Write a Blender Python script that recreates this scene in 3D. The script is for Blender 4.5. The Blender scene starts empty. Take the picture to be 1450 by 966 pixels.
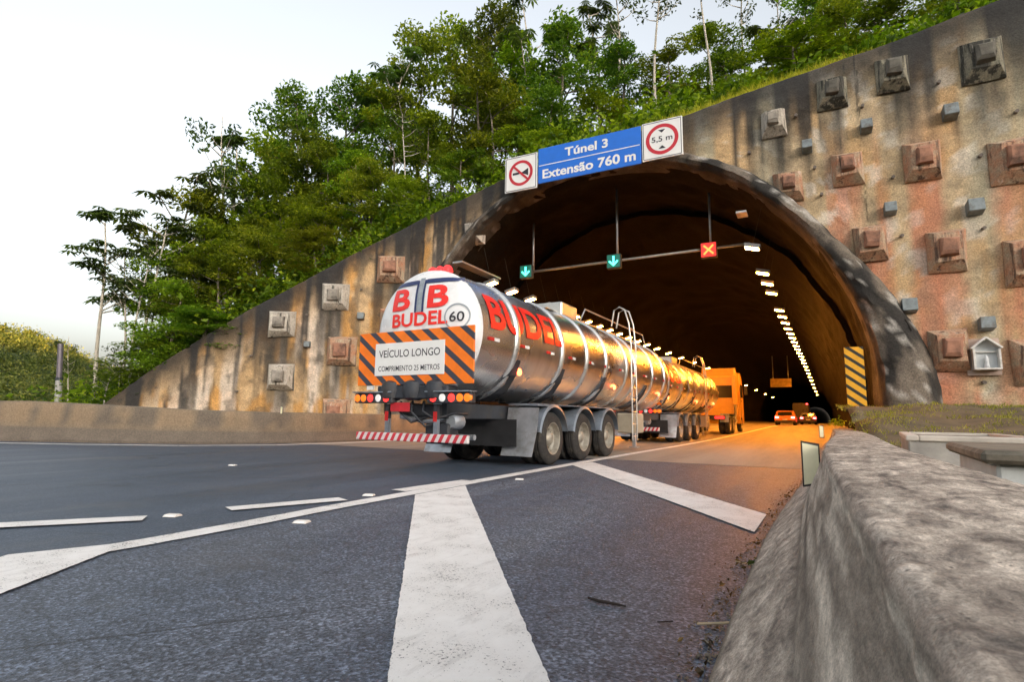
import bpy, bmesh, math, random
import numpy as np
from mathutils import Vector, Matrix, noise as mnoise
R = math.radians
random.seed(7); rng = np.random.default_rng(11)
scn = bpy.context.scene
col = scn.collection

# ------------------------------------------------------------ camera
cd = bpy.data.cameras.new('camera'); cam = bpy.data.objects.new('camera', cd); col.objects.link(cam)
cd.sensor_width = 36.0; cd.lens = 19.49; cd.clip_start = 0.03; cd.clip_end = 3000
yaw, pitch, roll, CH = R(27.6), R(7.9), R(0.86), 0.9
F = Vector((-math.sin(yaw)*math.cos(pitch), math.cos(yaw)*math.cos(pitch), math.sin(pitch)))
Rt = Vector((math.cos(yaw), math.sin(yaw), 0)); Up = Rt.cross(F)
R2 = Rt*math.cos(roll) + Up*math.sin(roll); U2 = Up*math.cos(roll) - Rt*math.sin(roll)
cam.matrix_world = Matrix(((R2.x, U2.x, -F.x, 0), (R2.y, U2.y, -F.y, 0), (R2.z, U2.z, -F.z, CH), (0, 0, 0, 1)))
cd.dof.use_dof = True; cd.dof.focus_distance = 13.0; cd.dof.aperture_fstop = 14.0
scn.camera = cam
# ------------------------------------------------------------ sky, sun, exposure
SUN_EL, SUN_AZ = R(6.5), R(130)          # azimuth from +Y towards +X
w = bpy.data.worlds.new('World'); scn.world = w; w.use_nodes = True
nt = w.node_tree; bg = nt.nodes['Background']
sky = nt.nodes.new('ShaderNodeTexSky'); sky.sky_type = 'NISHITA'; sky.sun_disc = False
sky.sun_elevation = SUN_EL; sky.sun_rotation = SUN_AZ; sky.air_density = 1.0; sky.dust_density = 6.5; sky.ozone_density = 1.0
veil = nt.nodes.new('ShaderNodeMix'); veil.data_type = 'RGBA'; veil.inputs[0].default_value = 0.13      # thin even veil of high cloud over the whole sky
veil.inputs[7].default_value = (1.55, 1.42, 1.30, 1)
nt.links.new(sky.outputs[0], veil.inputs[6]); wb = nt.nodes.new('ShaderNodeMix'); wb.data_type = 'RGBA'; wb.blend_type = 'MULTIPLY'; wb.inputs[0].default_value = 1.0; wb.inputs[7].default_value = (1.0, 1.0, 1.005, 1)      # daylight balance of the photograph
sat = nt.nodes.new('ShaderNodeHueSaturation'); sat.inputs['Saturation'].default_value = .34; sat.inputs['Value'].default_value = .93
nt.links.new(veil.outputs[2], sat.inputs['Color']); nt.links.new(sat.outputs[0], wb.inputs[6]); nt.links.new(wb.outputs[2], bg.inputs[0]); bg.inputs[1].default_value = 0.15
sd = bpy.data.lights.new('sun', 'SUN'); sun = bpy.data.objects.new('sun', sd); col.objects.link(sun)
sd.energy = 5.0; sd.angle = R(0.5); sd.color = (1.0, 0.62, 0.24)
sun.rotation_euler = Vector((math.sin(SUN_AZ)*math.cos(SUN_EL), math.cos(SUN_AZ)*math.cos(SUN_EL), math.sin(SUN_EL))).to_track_quat('Z', 'Y').to_euler()
scn.view_settings.view_transform = 'Standard'; scn.view_settings.look = 'None'
scn.view_settings.gamma = 1.0; scn.view_settings.use_curve_mapping = False
scn.view_settings.exposure = 2.36
scn.render.engine = 'CYCLES'
cy = scn.cycles
cy.max_bounces = 4; cy.diffuse_bounces = 3; cy.glossy_bounces = 2; cy.transmission_bounces = 2; cy.transparent_max_bounces = 4
cy.use_denoising = True
cy.sample_clamp_indirect = 6.0
cy.caustics_reflective = False; cy.caustics_refractive = False

# ------------------------------------------------------------ helpers
def tag(o, label=None, cat=None, group=None, kind=None):
    if label: o['label'] = label
    if cat: o['category'] = cat
    if group: o['group'] = group
    if kind: o['kind'] = kind
    return o
def empty(name, loc=(0, 0, 0), rz=0.0, label=None, cat=None, group=None):
    o = bpy.data.objects.new(name, None); col.objects.link(o); o.location = loc; o.rotation_euler = (0, 0, rz)
    o.empty_display_size = 0.2
    return tag(o, label, cat, group)
def copy_tree(o, parent=None):
    c = o.copy(); col.objects.link(c); c.parent = parent
    for ch in list(o.children): copy_tree(ch, c)
    return c
class MB:
    def __init__(s): s.v = []; s.f = []
    def add(s, vs, fs):
        n = len(s.v); s.v += [tuple(p) for p in vs]; s.f += [tuple(i+n for i in f) for f in fs]; return s
    def quad(s, a, b, c, d): return s.add([a, b, c, d], [(0, 1, 2, 3)])
    def poly(s, pts): return s.add(pts, [tuple(range(len(pts)))])
    def box(s, c, size, bev=0.0, rot=None):
        hx, hy, hz = size[0]/2, size[1]/2, size[2]/2
        if bev > 0:
            b = min(bev, hx*.9, hy*.9, hz*.9); vs = []; idx = {}
            for sx in (-1, 1):
                for sy in (-1, 1):
                    for sz in (-1, 1):
                        for k, p in enumerate(((hx, hy-b, hz-b), (hx-b, hy, hz-b), (hx-b, hy-b, hz))):
                            idx[(sx, sy, sz, k)] = len(vs); vs.append((sx*p[0], sy*p[1], sz*p[2]))
            fs = []
            g = lambda *a: idx[a]
            for q in (-1, 1):
                fs.append((g(q, -1, -1, 0), g(q, 1, -1, 0), g(q, 1, 1, 0), g(q, -1, 1, 0)))
                fs.append((g(-1, q, -1, 1), g(1, q, -1, 1), g(1, q, 1, 1), g(-1, q, 1, 1)))
                fs.append((g(-1, -1, q, 2), g(1, -1, q, 2), g(1, 1, q, 2), g(-1, 1, q, 2)))
                for r in (-1, 1):
                    fs.append((g(q, r, -1, 0), g(q, r, 1, 0), g(q, r, 1, 1), g(q, r, -1, 1)))
                    fs.append((g(q, -1, r, 0), g(q, 1, r, 0), g(q, 1, r, 2), g(q, -1, r, 2)))
                    fs.append((g(-1, q, r, 1), g(1, q, r, 1), g(1, q, r, 2), g(-1, q, r, 2)))
                    for t in (-1, 1): fs.append((g(q, r, t, 0), g(q, r, t, 1), g(q, r, t, 2)))
        else:
            vs = [(x*hx, y*hy, z*hz) for x in (-1, 1) for y in (-1, 1) for z in (-1, 1)]
            fs = [(0, 1, 3, 2), (4, 6, 7, 5), (0, 4, 5, 1), (2, 3, 7, 6), (0, 2, 6, 4), (1, 5, 7, 3)]
        if rot is not None: vs = [rot @ Vector(p) for p in vs]
        return s.add([(p[0]+c[0], p[1]+c[1], p[2]+c[2]) for p in vs], fs)
    def loft(s, loops, closed=True, caps=False):
        n = len(loops[0]); vs = [p for l in loops for p in l]; fs = []
        for i in range(len(loops)-1):
            for j in range(n if closed else n-1):
                k = (j+1) % n; fs.append((i*n+j, i*n+k, (i+1)*n+k, (i+1)*n+j))
        if caps: fs.append(tuple(range(n-1, -1, -1))); fs.append(tuple((len(loops)-1)*n+j for j in range(n)))
        return s.add(vs, fs)
    def tube(s, pts, r, n=8):
        pts = [Vector(p) for p in pts]; loops = []; m = len(pts)
        for i, p in enumerate(pts):
            t = (pts[min(i+1, m-1)] - pts[max(i-1, 0)]).normalized()
            a = Vector((0, 0, 1)) if abs(t.z) < .9 else Vector((1, 0, 0))
            u = t.cross(a).normalized(); v = t.cross(u); rr = r[i] if isinstance(r, (list, tuple)) else r
            loops.append([p + (u*math.cos(2*math.pi*k/n) + v*math.sin(2*math.pi*k/n))*rr for k in range(n)])
        return s.loft(loops, True, True)
    def lathe(s, prof, n=32, axis='x', c=(0, 0, 0), caps=True):   # prof: (along, radius)
        loops = []
        for a, r in prof:
            l = []
            for k in range(n):
                q = 2*math.pi*k/n; u, v = r*math.cos(q), r*math.sin(q)
                p = (a, u, v) if axis == 'x' else ((u, a, v) if axis == 'y' else (u, v, a))
                l.append((p[0]+c[0], p[1]+c[1], p[2]+c[2]))
            loops.append(l)
        return s.loft(loops, True, caps)
    def build(s, name, mat, parent=None, smooth=False, auto=None):
        me = bpy.data.meshes.new(name); me.from_pydata(s.v, [], s.f); me.update()
        bm = bmesh.new(); bm.from_mesh(me); bmesh.ops.recalc_face_normals(bm, faces=bm.faces); bm.to_mesh(me); bm.free()
        if mat: me.materials.append(mat)
        if smooth:
            me.polygons.foreach_set('use_smooth', [True]*len(me.polygons))
            if auto: me.set_sharp_from_angle(angle=R(auto))
        o = bpy.data.objects.new(name, me); col.objects.link(o); o.parent = parent
        return o
def fbm(x, y, z, octv=4): return mnoise.fractal(Vector((x, y, z)), 1.0, 2.0, octv, noise_basis='PERLIN_ORIGINAL')
def sstep(a, b, x):
    t = max(0.0, min(1.0, (x-a)/(b-a))); return t*t*(3-2*t)
def lerp(a, b, t): return a+(b-a)*t
def lerp3(a, b, t): return tuple(a[i]+(b[i]-a[i])*t for i in range(3))
def interp(x, tab): return float(np.interp(x, [t[0] for t in tab], [t[1] for t in tab]))

# ------------------------------------------------------------ materials
class NT:
    def __init__(s, name):
        s.m = bpy.data.materials.new(name); s.m.use_nodes = True; s.t = s.m.node_tree
        s.b = s.t.nodes['Principled BSDF']; s.out = s.t.nodes['Material Output']
    def n(s, typ, **kw):
        x = s.t.nodes.new(typ)
        for k, v in kw.items():
            if k.startswith('i_'):
                key = k[2:]; x.inputs[int(key) if key.isdigit() else key.replace('_', ' ')].default_value = v
            else: setattr(x, k, v)
        return x
    def l(s, a, b): s.t.links.new(a, b)
    def coord(s, scale=(1, 1, 1), kind='Object', rot=(0, 0, 0)):
        tc = s.n('ShaderNodeTexCoord'); mp = s.n('ShaderNodeMapping'); mp.inputs['Scale'].default_value = scale; mp.inputs['Rotation'].default_value = rot
        s.l(tc.outputs[kind], mp.inputs[0]); return mp.outputs[0]
    def noise(s, co, scale, detail=4, rough=.6, dist=0.0):
        x = s.n('ShaderNodeTexNoise'); x.inputs['Scale'].default_value = scale; x.inputs['Detail'].default_value = detail
        x.inputs['Roughness'].default_value = rough; x.inputs['Distortion'].default_value = dist
        if co is not None: s.l(co, x.inputs['Vector'])
        return x.outputs['Fac']
    def ramp(s, fac, stops):
        x = s.n('ShaderNodeValToRGB'); e = x.color_ramp.elements
        while len(e) < len(stops): e.new(0.5)
        for i, (p, c) in enumerate(stops):
            e[i].position = p; e[i].color = (*c, 1) if not isinstance(c, (int, float)) else (c, c, c, 1)
        s.l(fac, x.inputs[0]); return x.outputs[0]
    def mix(s, fac, a, b, typ='MIX'):
        x = s.n('ShaderNodeMix', data_type='RGBA', blend_type=typ)
        for sock, v in ((x.inputs[0], fac), (x.inputs[6], a), (x.inputs[7], b)):
            if isinstance(v, (int, float)): sock.default_value = v
            elif isinstance(v, tuple): sock.default_value = (*v, 1) if len(v) == 3 else v
            else: s.l(v, sock)
        return x.outputs[2]
    def math(s, op, a, b=0.0):
        x = s.n('ShaderNodeMath', operation=op)
        for i, v in enumerate((a, b)):
            if isinstance(v, (int, float)): x.inputs[i].default_value = v
            else: s.l(v, x.inputs[i])
        return x.outputs[0]
    def bump(s, h, strength=.3, dist=.02, prev=None):
        x = s.n('ShaderNodeBump'); x.inputs['Strength'].default_value = strength; x.inputs['Distance'].default_value = dist
        s.l(h, x.inputs['Height'])
        if prev is not None: s.l(prev, x.inputs['Normal'])
        return x.outputs[0]
    def done(s, base=None, rough=None, metal=None, normal=None, emis=None, es=0.0):
        for k, v in (('Base Color', base), ('Roughness', rough), ('Metallic', metal), ('Normal', normal), ('Emission Color', emis)):
            if v is None: continue
            if isinstance(v, tuple): s.b.inputs[k].default_value = (*v, 1)
            elif isinstance(v, (int, float)): s.b.inputs[k].default_value = v
            else: s.l(v, s.b.inputs[k])
        if es: s.b.inputs['Emission Strength'].default_value = es
        return s.m
def simple(name, c, rough=.5, metal=0.0, var=.25, scale=6, bump=0.0, bscale=40, dirt=None):
    t = NT(name); co = t.coord(); nz = t.noise(co, scale, 5)
    c1 = tuple(x*(1-var) for x in c); c2 = tuple(min(1, x*(1+var)) for x in c)
    base = t.ramp(nz, [(.3, c1), (.7, c2)])
    if dirt:
        d = t.noise(co, scale*.6, 6, .7); base = t.mix(t.ramp(d, [(.5, 0.0), (.7, .8)]), base, dirt)
    rg = t.math('ADD', t.math('MULTIPLY', nz, .3), rough-.15)
    nrm = t.bump(t.noise(co, bscale, 4), bump, .01) if bump else None
    return t.done(base, rg, metal, nrm)
def emit(name, c, st, base=(.05, .05, .05)):
    return NT(name).done(base, .4, 0.0, None, c, st)
def stripes(name, c1, c2, ax, freq, duty=.5, rough=.5, emis=0.0):
    t = NT(name); tc = t.n('ShaderNodeTexCoord'); sp = t.n('ShaderNodeSeparateXYZ'); t.l(tc.outputs['Object'], sp.inputs[0])
    s = t.math('ADD', t.math('MULTIPLY', sp.outputs[0], ax[0]), t.math('MULTIPLY', sp.outputs[2], ax[1]))
    fr = t.math('FRACT', t.math('MULTIPLY', s, freq)); k = t.math('GREATER_THAN', fr, duty)
    nz = t.ramp(t.noise(tc.outputs['Object'], 5, 5), [(.3, .8), (.7, 1.0)])
    base = t.mix(1.0, t.mix(k, c1, c2), nz, 'MULTIPLY')
    return t.done(base, rough)
def vcol_mat(name, rough=.9, fine=25, bump=.5, contrast=.35, bscale=12):
    t = NT(name); at = t.n('ShaderNodeVertexColor', layer_name='Col'); co = t.coord()
    a = t.ramp(t.noise(co, fine, 6, .7), [(.34, 1-contrast), (.66, 1+contrast*.6)])
    b = t.ramp(t.noise(co, 2.3, 6, .65), [(.3, 1-contrast*.6), (.7, 1+contrast*.35)])
    base = t.mix(1.0, t.mix(1.0, at.outputs[0], a, 'MULTIPLY'), b, 'MULTIPLY')
    n1 = t.bump(t.noise(co, bscale, 6, .65), bump, .03); n2 = t.bump(t.noise(co, bscale*6, 4, .7), bump*.6, .008, n1)
    return t.done(base, rough, 0.0, n2)
def set_vcol(o, cols):
    me = o.data; a = me.color_attributes.new('Col', 'FLOAT_COLOR', 'POINT')
    arr = np.ones((len(me.vertices), 4), np.float32); arr[:, :3] = np.array(cols, np.float32)
    a.data.foreach_set('color', arr.ravel())

# ------------------------------------------------------------ road geometry functions
def ox(Y):                                   # the tunnel bears gently right
    t = Y-16.0; return .035*(math.sqrt(t*t+36)+t)/2 - .02
def rz(Y): return .6*sstep(18, 78, Y)        # and climbs a little

m_asphalt = None
def mk_asphalt():
    t = NT('asphalt'); co = t.coord()
    big = t.noise(t.coord((1.5, .10, 1), rot=(0, 0, R(-30))), 1.0, 5, .6)             # wheel tracks along the lane
    agg = t.n('ShaderNodeTexVoronoi', i_Scale=85.0); t.l(co, agg.inputs['Vector'])
    fine = t.noise(co, 190, 3, .7); mid = t.noise(co, 7, 6, .7)
    base = t.ramp(big, [(.32, (.046, .062, .090)), (.5, (.064, .080, .110)), (.68, (.096, .112, .142))])
    base = t.mix(.8, base, t.ramp(agg.outputs['Color'], [(.12, .40), (.5, .95), (.88, 2.6)]), 'MULTIPLY')
    base = t.mix(1.0, base, t.ramp(mid, [(.36, .72), (.64, 1.22)]), 'MULTIPLY')
    base = t.mix(t.ramp(fine, [(.56, 0.0), (.70, .6)]), base, (.30, .30, .32))
    gr = t.noise(co, 46, 2, .5); base = t.mix(1.0, base, t.ramp(gr, [(.36, .62), (.5, 1.0), (.64, 1.55)]), 'MULTIPLY')
    sx = t.n('ShaderNodeSeparateXYZ'); t.l(co, sx.inputs[0]); lane = t.ramp(t.math('ADD', t.math('MULTIPLY', sx.outputs[0], -.5), -1.35), [(.55, 0.0), (.95, 1.0)])      # the trafficked lanes have a newer, smoother bluish overlay
    base = t.mix(t.math('MULTIPLY', lane, .72), base, t.ramp(big, [(.32, (.030, .050, .080)), (.68, (.060, .086, .125))]))
    oil = t.noise(co, 1.1, 6, .68); base = t.mix(t.ramp(oil, [(.60, 0.0), (.72, .55)]), base, (.022, .024, .03))
    dust = t.noise(co, .7, 6, .7); base = t.mix(t.ramp(dust, [(.52, 0.0), (.7, .35)]), base, (.13, .125, .12))
    cr = t.n('ShaderNodeTexVoronoi', i_Scale=.55, feature='DISTANCE_TO_EDGE'); wv = t.mix(.12, co, t.noise(co, 3, 5)); t.l(wv, cr.inputs['Vector'])
    crk = t.math('MULTIPLY', t.ramp(cr.outputs['Distance'], [(.002, 1.0), (.006, 0.0)]), t.ramp(t.noise(co, .35, 3), [(.52, 0.0), (.58, .8)])); base = t.mix(crk, base, (.012, .012, .014))
    nr = t.bump(agg.outputs['Distance'], .6, .006); nr = t.bump(fine, .5, .003, nr)
    return t.done(base, t.ramp(big, [(.32, .46), (.68, .68)]), 0.0, nr)
m_asphalt = mk_asphalt()
def mk_concroad():
    t = NT('concrete_pavement'); co = t.coord()
    big = t.noise(t.coord((1.4, .10, 1)), 1.0, 6, .65); fine = t.noise(co, 120, 4, .7)
    base = t.ramp(big, [(.25, (.20, .18, .16)), (.5, (.30, .27, .235)), (.75, (.37, .335, .29))])
    base = t.mix(1.0, base, t.ramp(fine, [(.3, .7), (.7, 1.2)]), 'MULTIPLY')
    return t.done(base, .7, 0.0, t.bump(fine, .5, .004))
m_croad = mk_concroad()
def mk_paint():
    t = NT('road_paint'); co = t.coord()
    w1 = t.noise(co, 70, 6, .75); w2 = t.noise(co, 3.0, 5, .65); w3 = t.noise(t.coord((1, .25, 1), rot=(0, 0, R(35))), 14, 5, .7)
    base = t.ramp(w2, [(.3, (.74, .72, .69)), (.7, (.88, .87, .85))])
    base = t.mix(t.ramp(w3, [(.54, 0.0), (.72, .4)]), base, (.44, .42, .40))
    s = t.math('ADD', t.math('MULTIPLY', w1, .7), t.math('MULTIPLY', w2, .3))
    wear = t.ramp(s, [(.395, 1.0), (.43, 0.0)])
    base = t.mix(wear, base, (.08, .08, .09))
    return t.done(base, .6, 0.0, t.bump(w1, .5, .006))
m_paint = mk_paint()

# ------------------------------------------------------------ ground, roads, markings
m_ground = simple('soil', (.10, .085, .05), .95, 0, .4, .8, .4, 8)
g = MB().quad((-1500, -1500, -.12), (1500, -1500, -.12), (1500, 1500, -.12), (-1500, 1500, -.12)).build('ground', m_ground)
tag(g, kind='structure')
BL = [(-62, -22), (-34, 2.0), (-20.9, 7.7), (-17.84, 9.0), (-15.5, 10.4), (-14.3, 12.2), (-13.85, 14.6), (-13.7, 17), (-13.6, 20)]
mb = MB(); pts = [(-62, -40)] + BL[:5] + [(-14.2, 12.6)]
rows = []
for (x, y) in pts: rows.append([(lerp(x, 1.2, t), y, 0) for t in np.linspace(0, 1, 9)])
mb.loft(rows, closed=False); o = mb.build('road', m_asphalt); tag(o, kind='structure')
mb = MB(); rows = []
for Y in [12.35, 14, 16, 18, 20] + list(np.linspace(22, 90, 30)) + list(np.linspace(95, 420, 14)):
    xl = -14.6 if Y < 20 else -15.2+ox(Y); xr = 1.2 if Y < 18 else 2.2+ox(Y)
    rows.append([(lerp(xl, xr, t)+(0.0), Y + (.35*fbm(t*3, 0, 0) if Y < 13 else 0), rz(Y)+.004) for t in np.linspace(0, 1, 12)])
mb.loft(rows, closed=False); o = mb.build('concrete_pavement', m_croad); tag(o, kind='structure')

def ribbon(mb, a, b, w0, w1, z=.008, jit=.006, step=.06):
    a = Vector((*a, 0)); b = Vector((*b, 0)); d = b-a; L = d.length; t = d/L; n = Vector((-t.y, t.x, 0)); k = max(2, int(L/step)); rows = []
    for i in range(k+1):
        p = a+t*(L*i/k); hw = lerp(w0, w1, i/k)/2
        j1 = jit*fbm(p.x*9, p.y*9, 1.3, 3); j2 = jit*fbm(p.x*9, p.y*9, 7.7, 3)
        rows.append([(p.x+n.x*(hw+j1), p.y+n.y*(hw+j1), z+rz(p.y)), (p.x-n.x*(hw+j2), p.y-n.y*(hw+j2), z+rz(p.y))])
    mb.loft(rows, closed=False)
def polyline_ribbon(pts, wdt, name, label, z=.008, **kw):
    mb = MB()
    for a, b in zip(pts[:-1], pts[1:]): ribbon(mb, a, b, wdt, wdt, z, **kw)
    return tag(mb.build(name, m_paint), label, kind='structure')
SX = lambda Y: -4.09 + ox(Y) - (.04 if Y > 4 else .0) - .9*max(0, (2.6-Y)/2.6)**2*.55
ys = [-3, -1.5, 0, .8, 1.6, 2.4, 3.2, 4.2, 5.5, 7, 9, 11, 13, 15, 18] + list(np.linspace(21, 60, 14)) + list(np.linspace(70, 200, 8))
mb = MB()
for a, b in zip(ys[:-1], ys[1:]): ribbon(mb, (SX(a), a), (SX(b), b), .22, .22, .010, .008, .06 if b < 14 else 1.0)
tag(mb.build('edge_line', m_paint), kind='structure')
def slab_par(p0, p1, q1, q0, z=.012, nseg=220):         # diagonal hatch with rough edges
    mb = MB(); rows = []
    for i in range(nseg+1):
        t = i/nseg; a = Vector(p0).lerp(Vector(p1), t); b = Vector(q0).lerp(Vector(q1), t)
        j = .004*fbm(a.x*18, a.y*18, 3, 6); k = .004*fbm(b.x*18, b.y*18, 9, 6)
        rows.append([(lerp(a.x+j, b.x+k, s), lerp(a.y+j, b.y+k, s), z) for s in (0, .25, .5, .75, 1)])
    mb.loft(rows, closed=False)
    return tag(mb.build('hatch_marking', m_paint), kind='structure')
slab_par((-3.98, 5.28), (-.87, 1.02), (-.41, 1.30), (-3.98, 6.35))
slab_par((-4.0, 10.25), (-.40, 5.05), (-.36, 6.05), (-3.95, 11.25))
slab_par((-4.42, 1.75), (-3.2, -.15), (-2.6, -.02), (-4.15, 2.34))
for i, (a, b) in enumerate([((-5.9, 1.75), (-4.99, 2.88)), ((-4.84, 3.55), (-4.42, 4.60)), ((-4.36, 5.45), (-4.24, 6.85))]):
    mb = MB(); ribbon(mb, a, b, .24, .24, .014, .006); tag(mb.build('lane_dash', m_paint), kind='structure')
LE = [(-34, 1.2), (-20.4, 6.9), (-17.6, 8.1), (-15.2, 9.5), (-13.7, 11.4), (-13.3, 13.6), (-13.2, 17), (-13.1, 20)]
mb = MB()
for a, b in zip(LE[:-1], LE[1:]): ribbon(mb, a, b, .28, .28, .010, .005, .2)
tag(mb.build('edge_line', m_paint), kind='structure')
mb = MB()
for k in range(12):
    y0 = 15+k*9; ribbon(mb, (-8.3+ox(y0), y0), (-8.3+ox(y0+4), y0+4), .13, .13, .012, .004, 1.0)
tag(mb.build('lane_dash', m_paint), kind='structure')

# ------------------------------------------------------------ tunnel profile
CX, HW = -6.6, 8.7
PROF = [(0, 10.6), (1.1, 10.54), (2.2, 10.33), (3.2, 10.0), (4.1, 9.58), (5.0, 9.0), (5.75, 8.37), (6.4, 7.68), (6.95, 6.98), (7.4, 6.3), (7.8, 5.55), (8.15, 4.75), (8.4, 4.0), (8.57, 3.2), (8.67, 2.3), (8.7, 1.3), (8.7, 0.5), (8.7, -.15)]
def arch_points(n=72):
    pr = [(-x, z) for x, z in reversed(PROF)] + PROF[1:]
    P = np.array(pr); seg = np.r_[0, np.cumsum(np.hypot(*np.diff(P, axis=0).T))]; q = np.linspace(0, seg[-1], n)
    return [(float(np.interp(a, seg, P[:, 0])), float(np.interp(a, seg, P[:, 1]))) for a in q]
ARCH = arch_points(170)
def arch_normals():
    out = []
    for i, p in enumerate(ARCH):
        a = ARCH[max(i-1, 0)]; b = ARCH[min(i+1, len(ARCH)-1)]; t = Vector((b[0]-a[0], b[1]-a[1])).normalized(); out.append((-t.y, t.x))
    return out
AN = arch_normals()
def archz(dx):
    dx = abs(dx); return interp(dx, PROF[:16]) if dx < 8.7 else -.2
TOP = [(-15.9, 9.86), (-13.6, 10.45), (-10.75, 11.2), (-3.5, 12.12), (-1.1, 12.5), (2.9, 13.0), (5.6, 13.5), (16, 15.5), (45, 19)]
WA = Vector((-15.9, 20.0)); WD = Vector((-.871, -.4913)); WN = Vector((.4913, -.871))
WTOP = [(-4, 10.8), (0, 9.84), (.71, 9.41), (2.63, 8.34), (4.81, 7.0), (6.96, 5.73), (8.76, 4.56), (11.1, 2.91), (13.08, 1.31), (14.8, .1), (22, -.1)]
top_z = lambda x: interp(x, TOP)
wtop_z = lambda s: interp(s, WTOP)

# anchor lists: main wall (x, z, w, h, tone), wing (s, z, w, tone); tone 0 grey concrete, 1 red-brown
ANCH_M = [(-.40, 11.05, .78, .95, 0), (1.38, 11.69, .85, 1.05, 2), (3.05, 11.88, .9, 1.15, 2), (5.26, 11.68, 1.0, 1.35, 2),
          (-.05, 8.72, .9, 1.0, 1), (1.66, 9.0, .88, 1.1, 1), (3.62, 8.85, .95, 1.25, 1), (5.72, 8.42, 1.05, 1.35, 1),
          (2.14, 6.45, .9, 1.15, 1), (4.0, 5.97, .98, 1.3, 1), (5.78, 5.42, 1.05, 1.35, 1),
          (3.85, 3.02, .98, 1.25, 1), (5.72, 2.6, 1.05, 1.3, 1), (7.6, 11.7, 1.05, 1.35, 0), (7.7, 8.4, 1.05, 1.35, 1), (-12.35, 8.9, .9, 1.0, 0)]
ANCH_W = [(3.31, 6.27, 1.22, 0), (.85, 7.64, 1.3, 1), (-1.56, 8.92, 1.1, 0), (5.65, 4.97, 1.22, 0), (5.51, 2.54, 1.18, 0), (2.88, 3.77, 1.35, 1), (.6, 5.13, 1.25, 1), (3.0, 1.0, 1.25, 1)]

TANA, TANB, ORNG, REDB, DARK, PALE = (.62, .47, .29), (.48, .35, .20), (.62, .32, .09), (.58, .23, .13), (.030, .030, .030), (.76, .66, .56)
def streak(u, z, seed, f=1.4):               # vertical run-off streaks
    return .5+.9*fbm(u*f, z*.06, seed, 5)
def wall_colour(u, z, top, anchors, right):
    n1 = .5+.8*fbm(u*.45, z*.4, 2.1, 4); n2 = .5+.9*fbm(u*.9, z*.35, 8.3, 4)
    c = lerp3(TANB, TANA, sstep(.3, .7, n1))
    st = streak(u, z, 5.5, 1.9)
    if right:
        c = lerp3(c, (.60, .46, .28), .45)
        c = lerp3(c, REDB, .75*sstep(.54, .74, st)*sstep(11.8, 6.5, z)*sstep(-1.5, 1.5, u))
        c = lerp3(c, ORNG, .35*sstep(.56, .8, n2)); wp = .5+.9*fbm(u*1.6, z*1.1, 61, 6); c = lerp3(c, (.74, .70, .62), .55*sstep(.66, .82, wp)); c = lerp3(c, (.16, .14, .11), .3*sstep(.36, .2, wp))
        c = lerp3(c, REDB, .6*sstep(.42, .62, .5+.9*fbm(u*1.1, z*.9, 77, 5))*sstep(5.0, 1.6, z))
        c = lerp3(c, (.46, .46, .34), .5*sstep(.52, .8, streak(u, z, 21.0, .8)))
    else:
        c = lerp3(c, (.64, .37, .15), .4); c = lerp3(c, ORNG, .9*sstep(.46, .66, n2))
        c = lerp3(c, PALE, .75*sstep(.5, .72, streak(u, z*2, 14.2, 1.5))*sstep(.5, 3, top-z)); c = lerp3(c, (.10, .085, .065), .6*sstep(.62, .8, .5+.9*fbm(u*1.5, z*.8, 91, 6)))
    d = top-z
    band = sstep(1.9+2.2*(streak(u, z, 31, .7)-.3), .15, d)
    c = lerp3(c, DARK, .90*band)
    runs = sstep(.50 if right else .46, .60 if right else .56, streak(u, z*.6, 44, 1.3)+.08*fbm(u*6, z*1.2, 3, 3))*sstep(7.0 if not right else 4.5, 1.2, d+2.5*fbm(u*2.5, 1, 4, 3))
    c = lerp3(c, DARK, .90*runs)
    for a in anchors:
        ax, az, aw = a[0], a[1], a[2]*.5
        ah = (a[3] if right else a[2])*.5
        if abs(u-ax) < aw*1.3 and z < az-ah+.1:
            e = 1-sstep(aw*.55, aw*1.1, abs(u-ax)+.12*fbm(u*3, z*1.5, ax, 3)); f = sstep(2.6, .2, (az-ah)-z)
            tgt = REDB if (right and a[4] == 1) else (.055, .05, .04)
            c = lerp3(c, tgt, .75*e*f*(.6+.5*streak(u, z, ax*3, 3)))
    return c

m_wall = vcol_mat('stained_sprayed_concrete', .93, 24, .9, .42, 6)
portal = empty('tunnel_portal', (CX, 20, 0), 0, 'stained sprayed-concrete tunnel portal wall with sloping wing and anchor blocks', 'tunnel portal')
def world_child(o, parent):                  # geometry is in world coordinates: keep it there under the parent
    o.parent = parent; o.matrix_parent_inverse = Matrix.Translation(-Vector(parent.location)); return o
# main wall as columns from the arch edge (or the ground) to the top
xs = [CX+p[0] for p in ARCH]
colx = list(np.linspace(-15.9, -15.32, 6)) + xs + list(np.arange(2.16, 16, .16))
bots = []
for x in colx: bots.append(archz(x-CX) if -15.3 <= x <= 2.1 else -.2)
for i, p in enumerate(ARCH): bots[6+i] = p[1]
NV = 110; mb = MB(); cols = []; loops = []
for x, b in zip(colx, bots):
    t = top_z(x); l = []
    for j in range(NV+1):
        z = lerp(b, t, j/NV); rough = .05*fbm(x*.8, z*.8, 3.0, 5) + .025*fbm(x*3, z*3, 9.0, 4)
        l.append((x, 20.0+rough, z)); cols.append(wall_colour(x, z, t, ANCH_M, True) if x > -7 else wall_colour(x+40, z, t, [], False))
    for (dy, dz) in ((.12, .03), (.5, .02), (.55, -.8)):
        l.append((x, 20.0+dy, t+dz)); cols.append((.07, .065, .055))
    loops.append(l)
mb.loft(loops, closed=False)
o = mb.build('wall_face', m_wall, None, True); set_vcol(o, cols); world_child(o, portal)
mb = MB(); cols = []; loops = []
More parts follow.
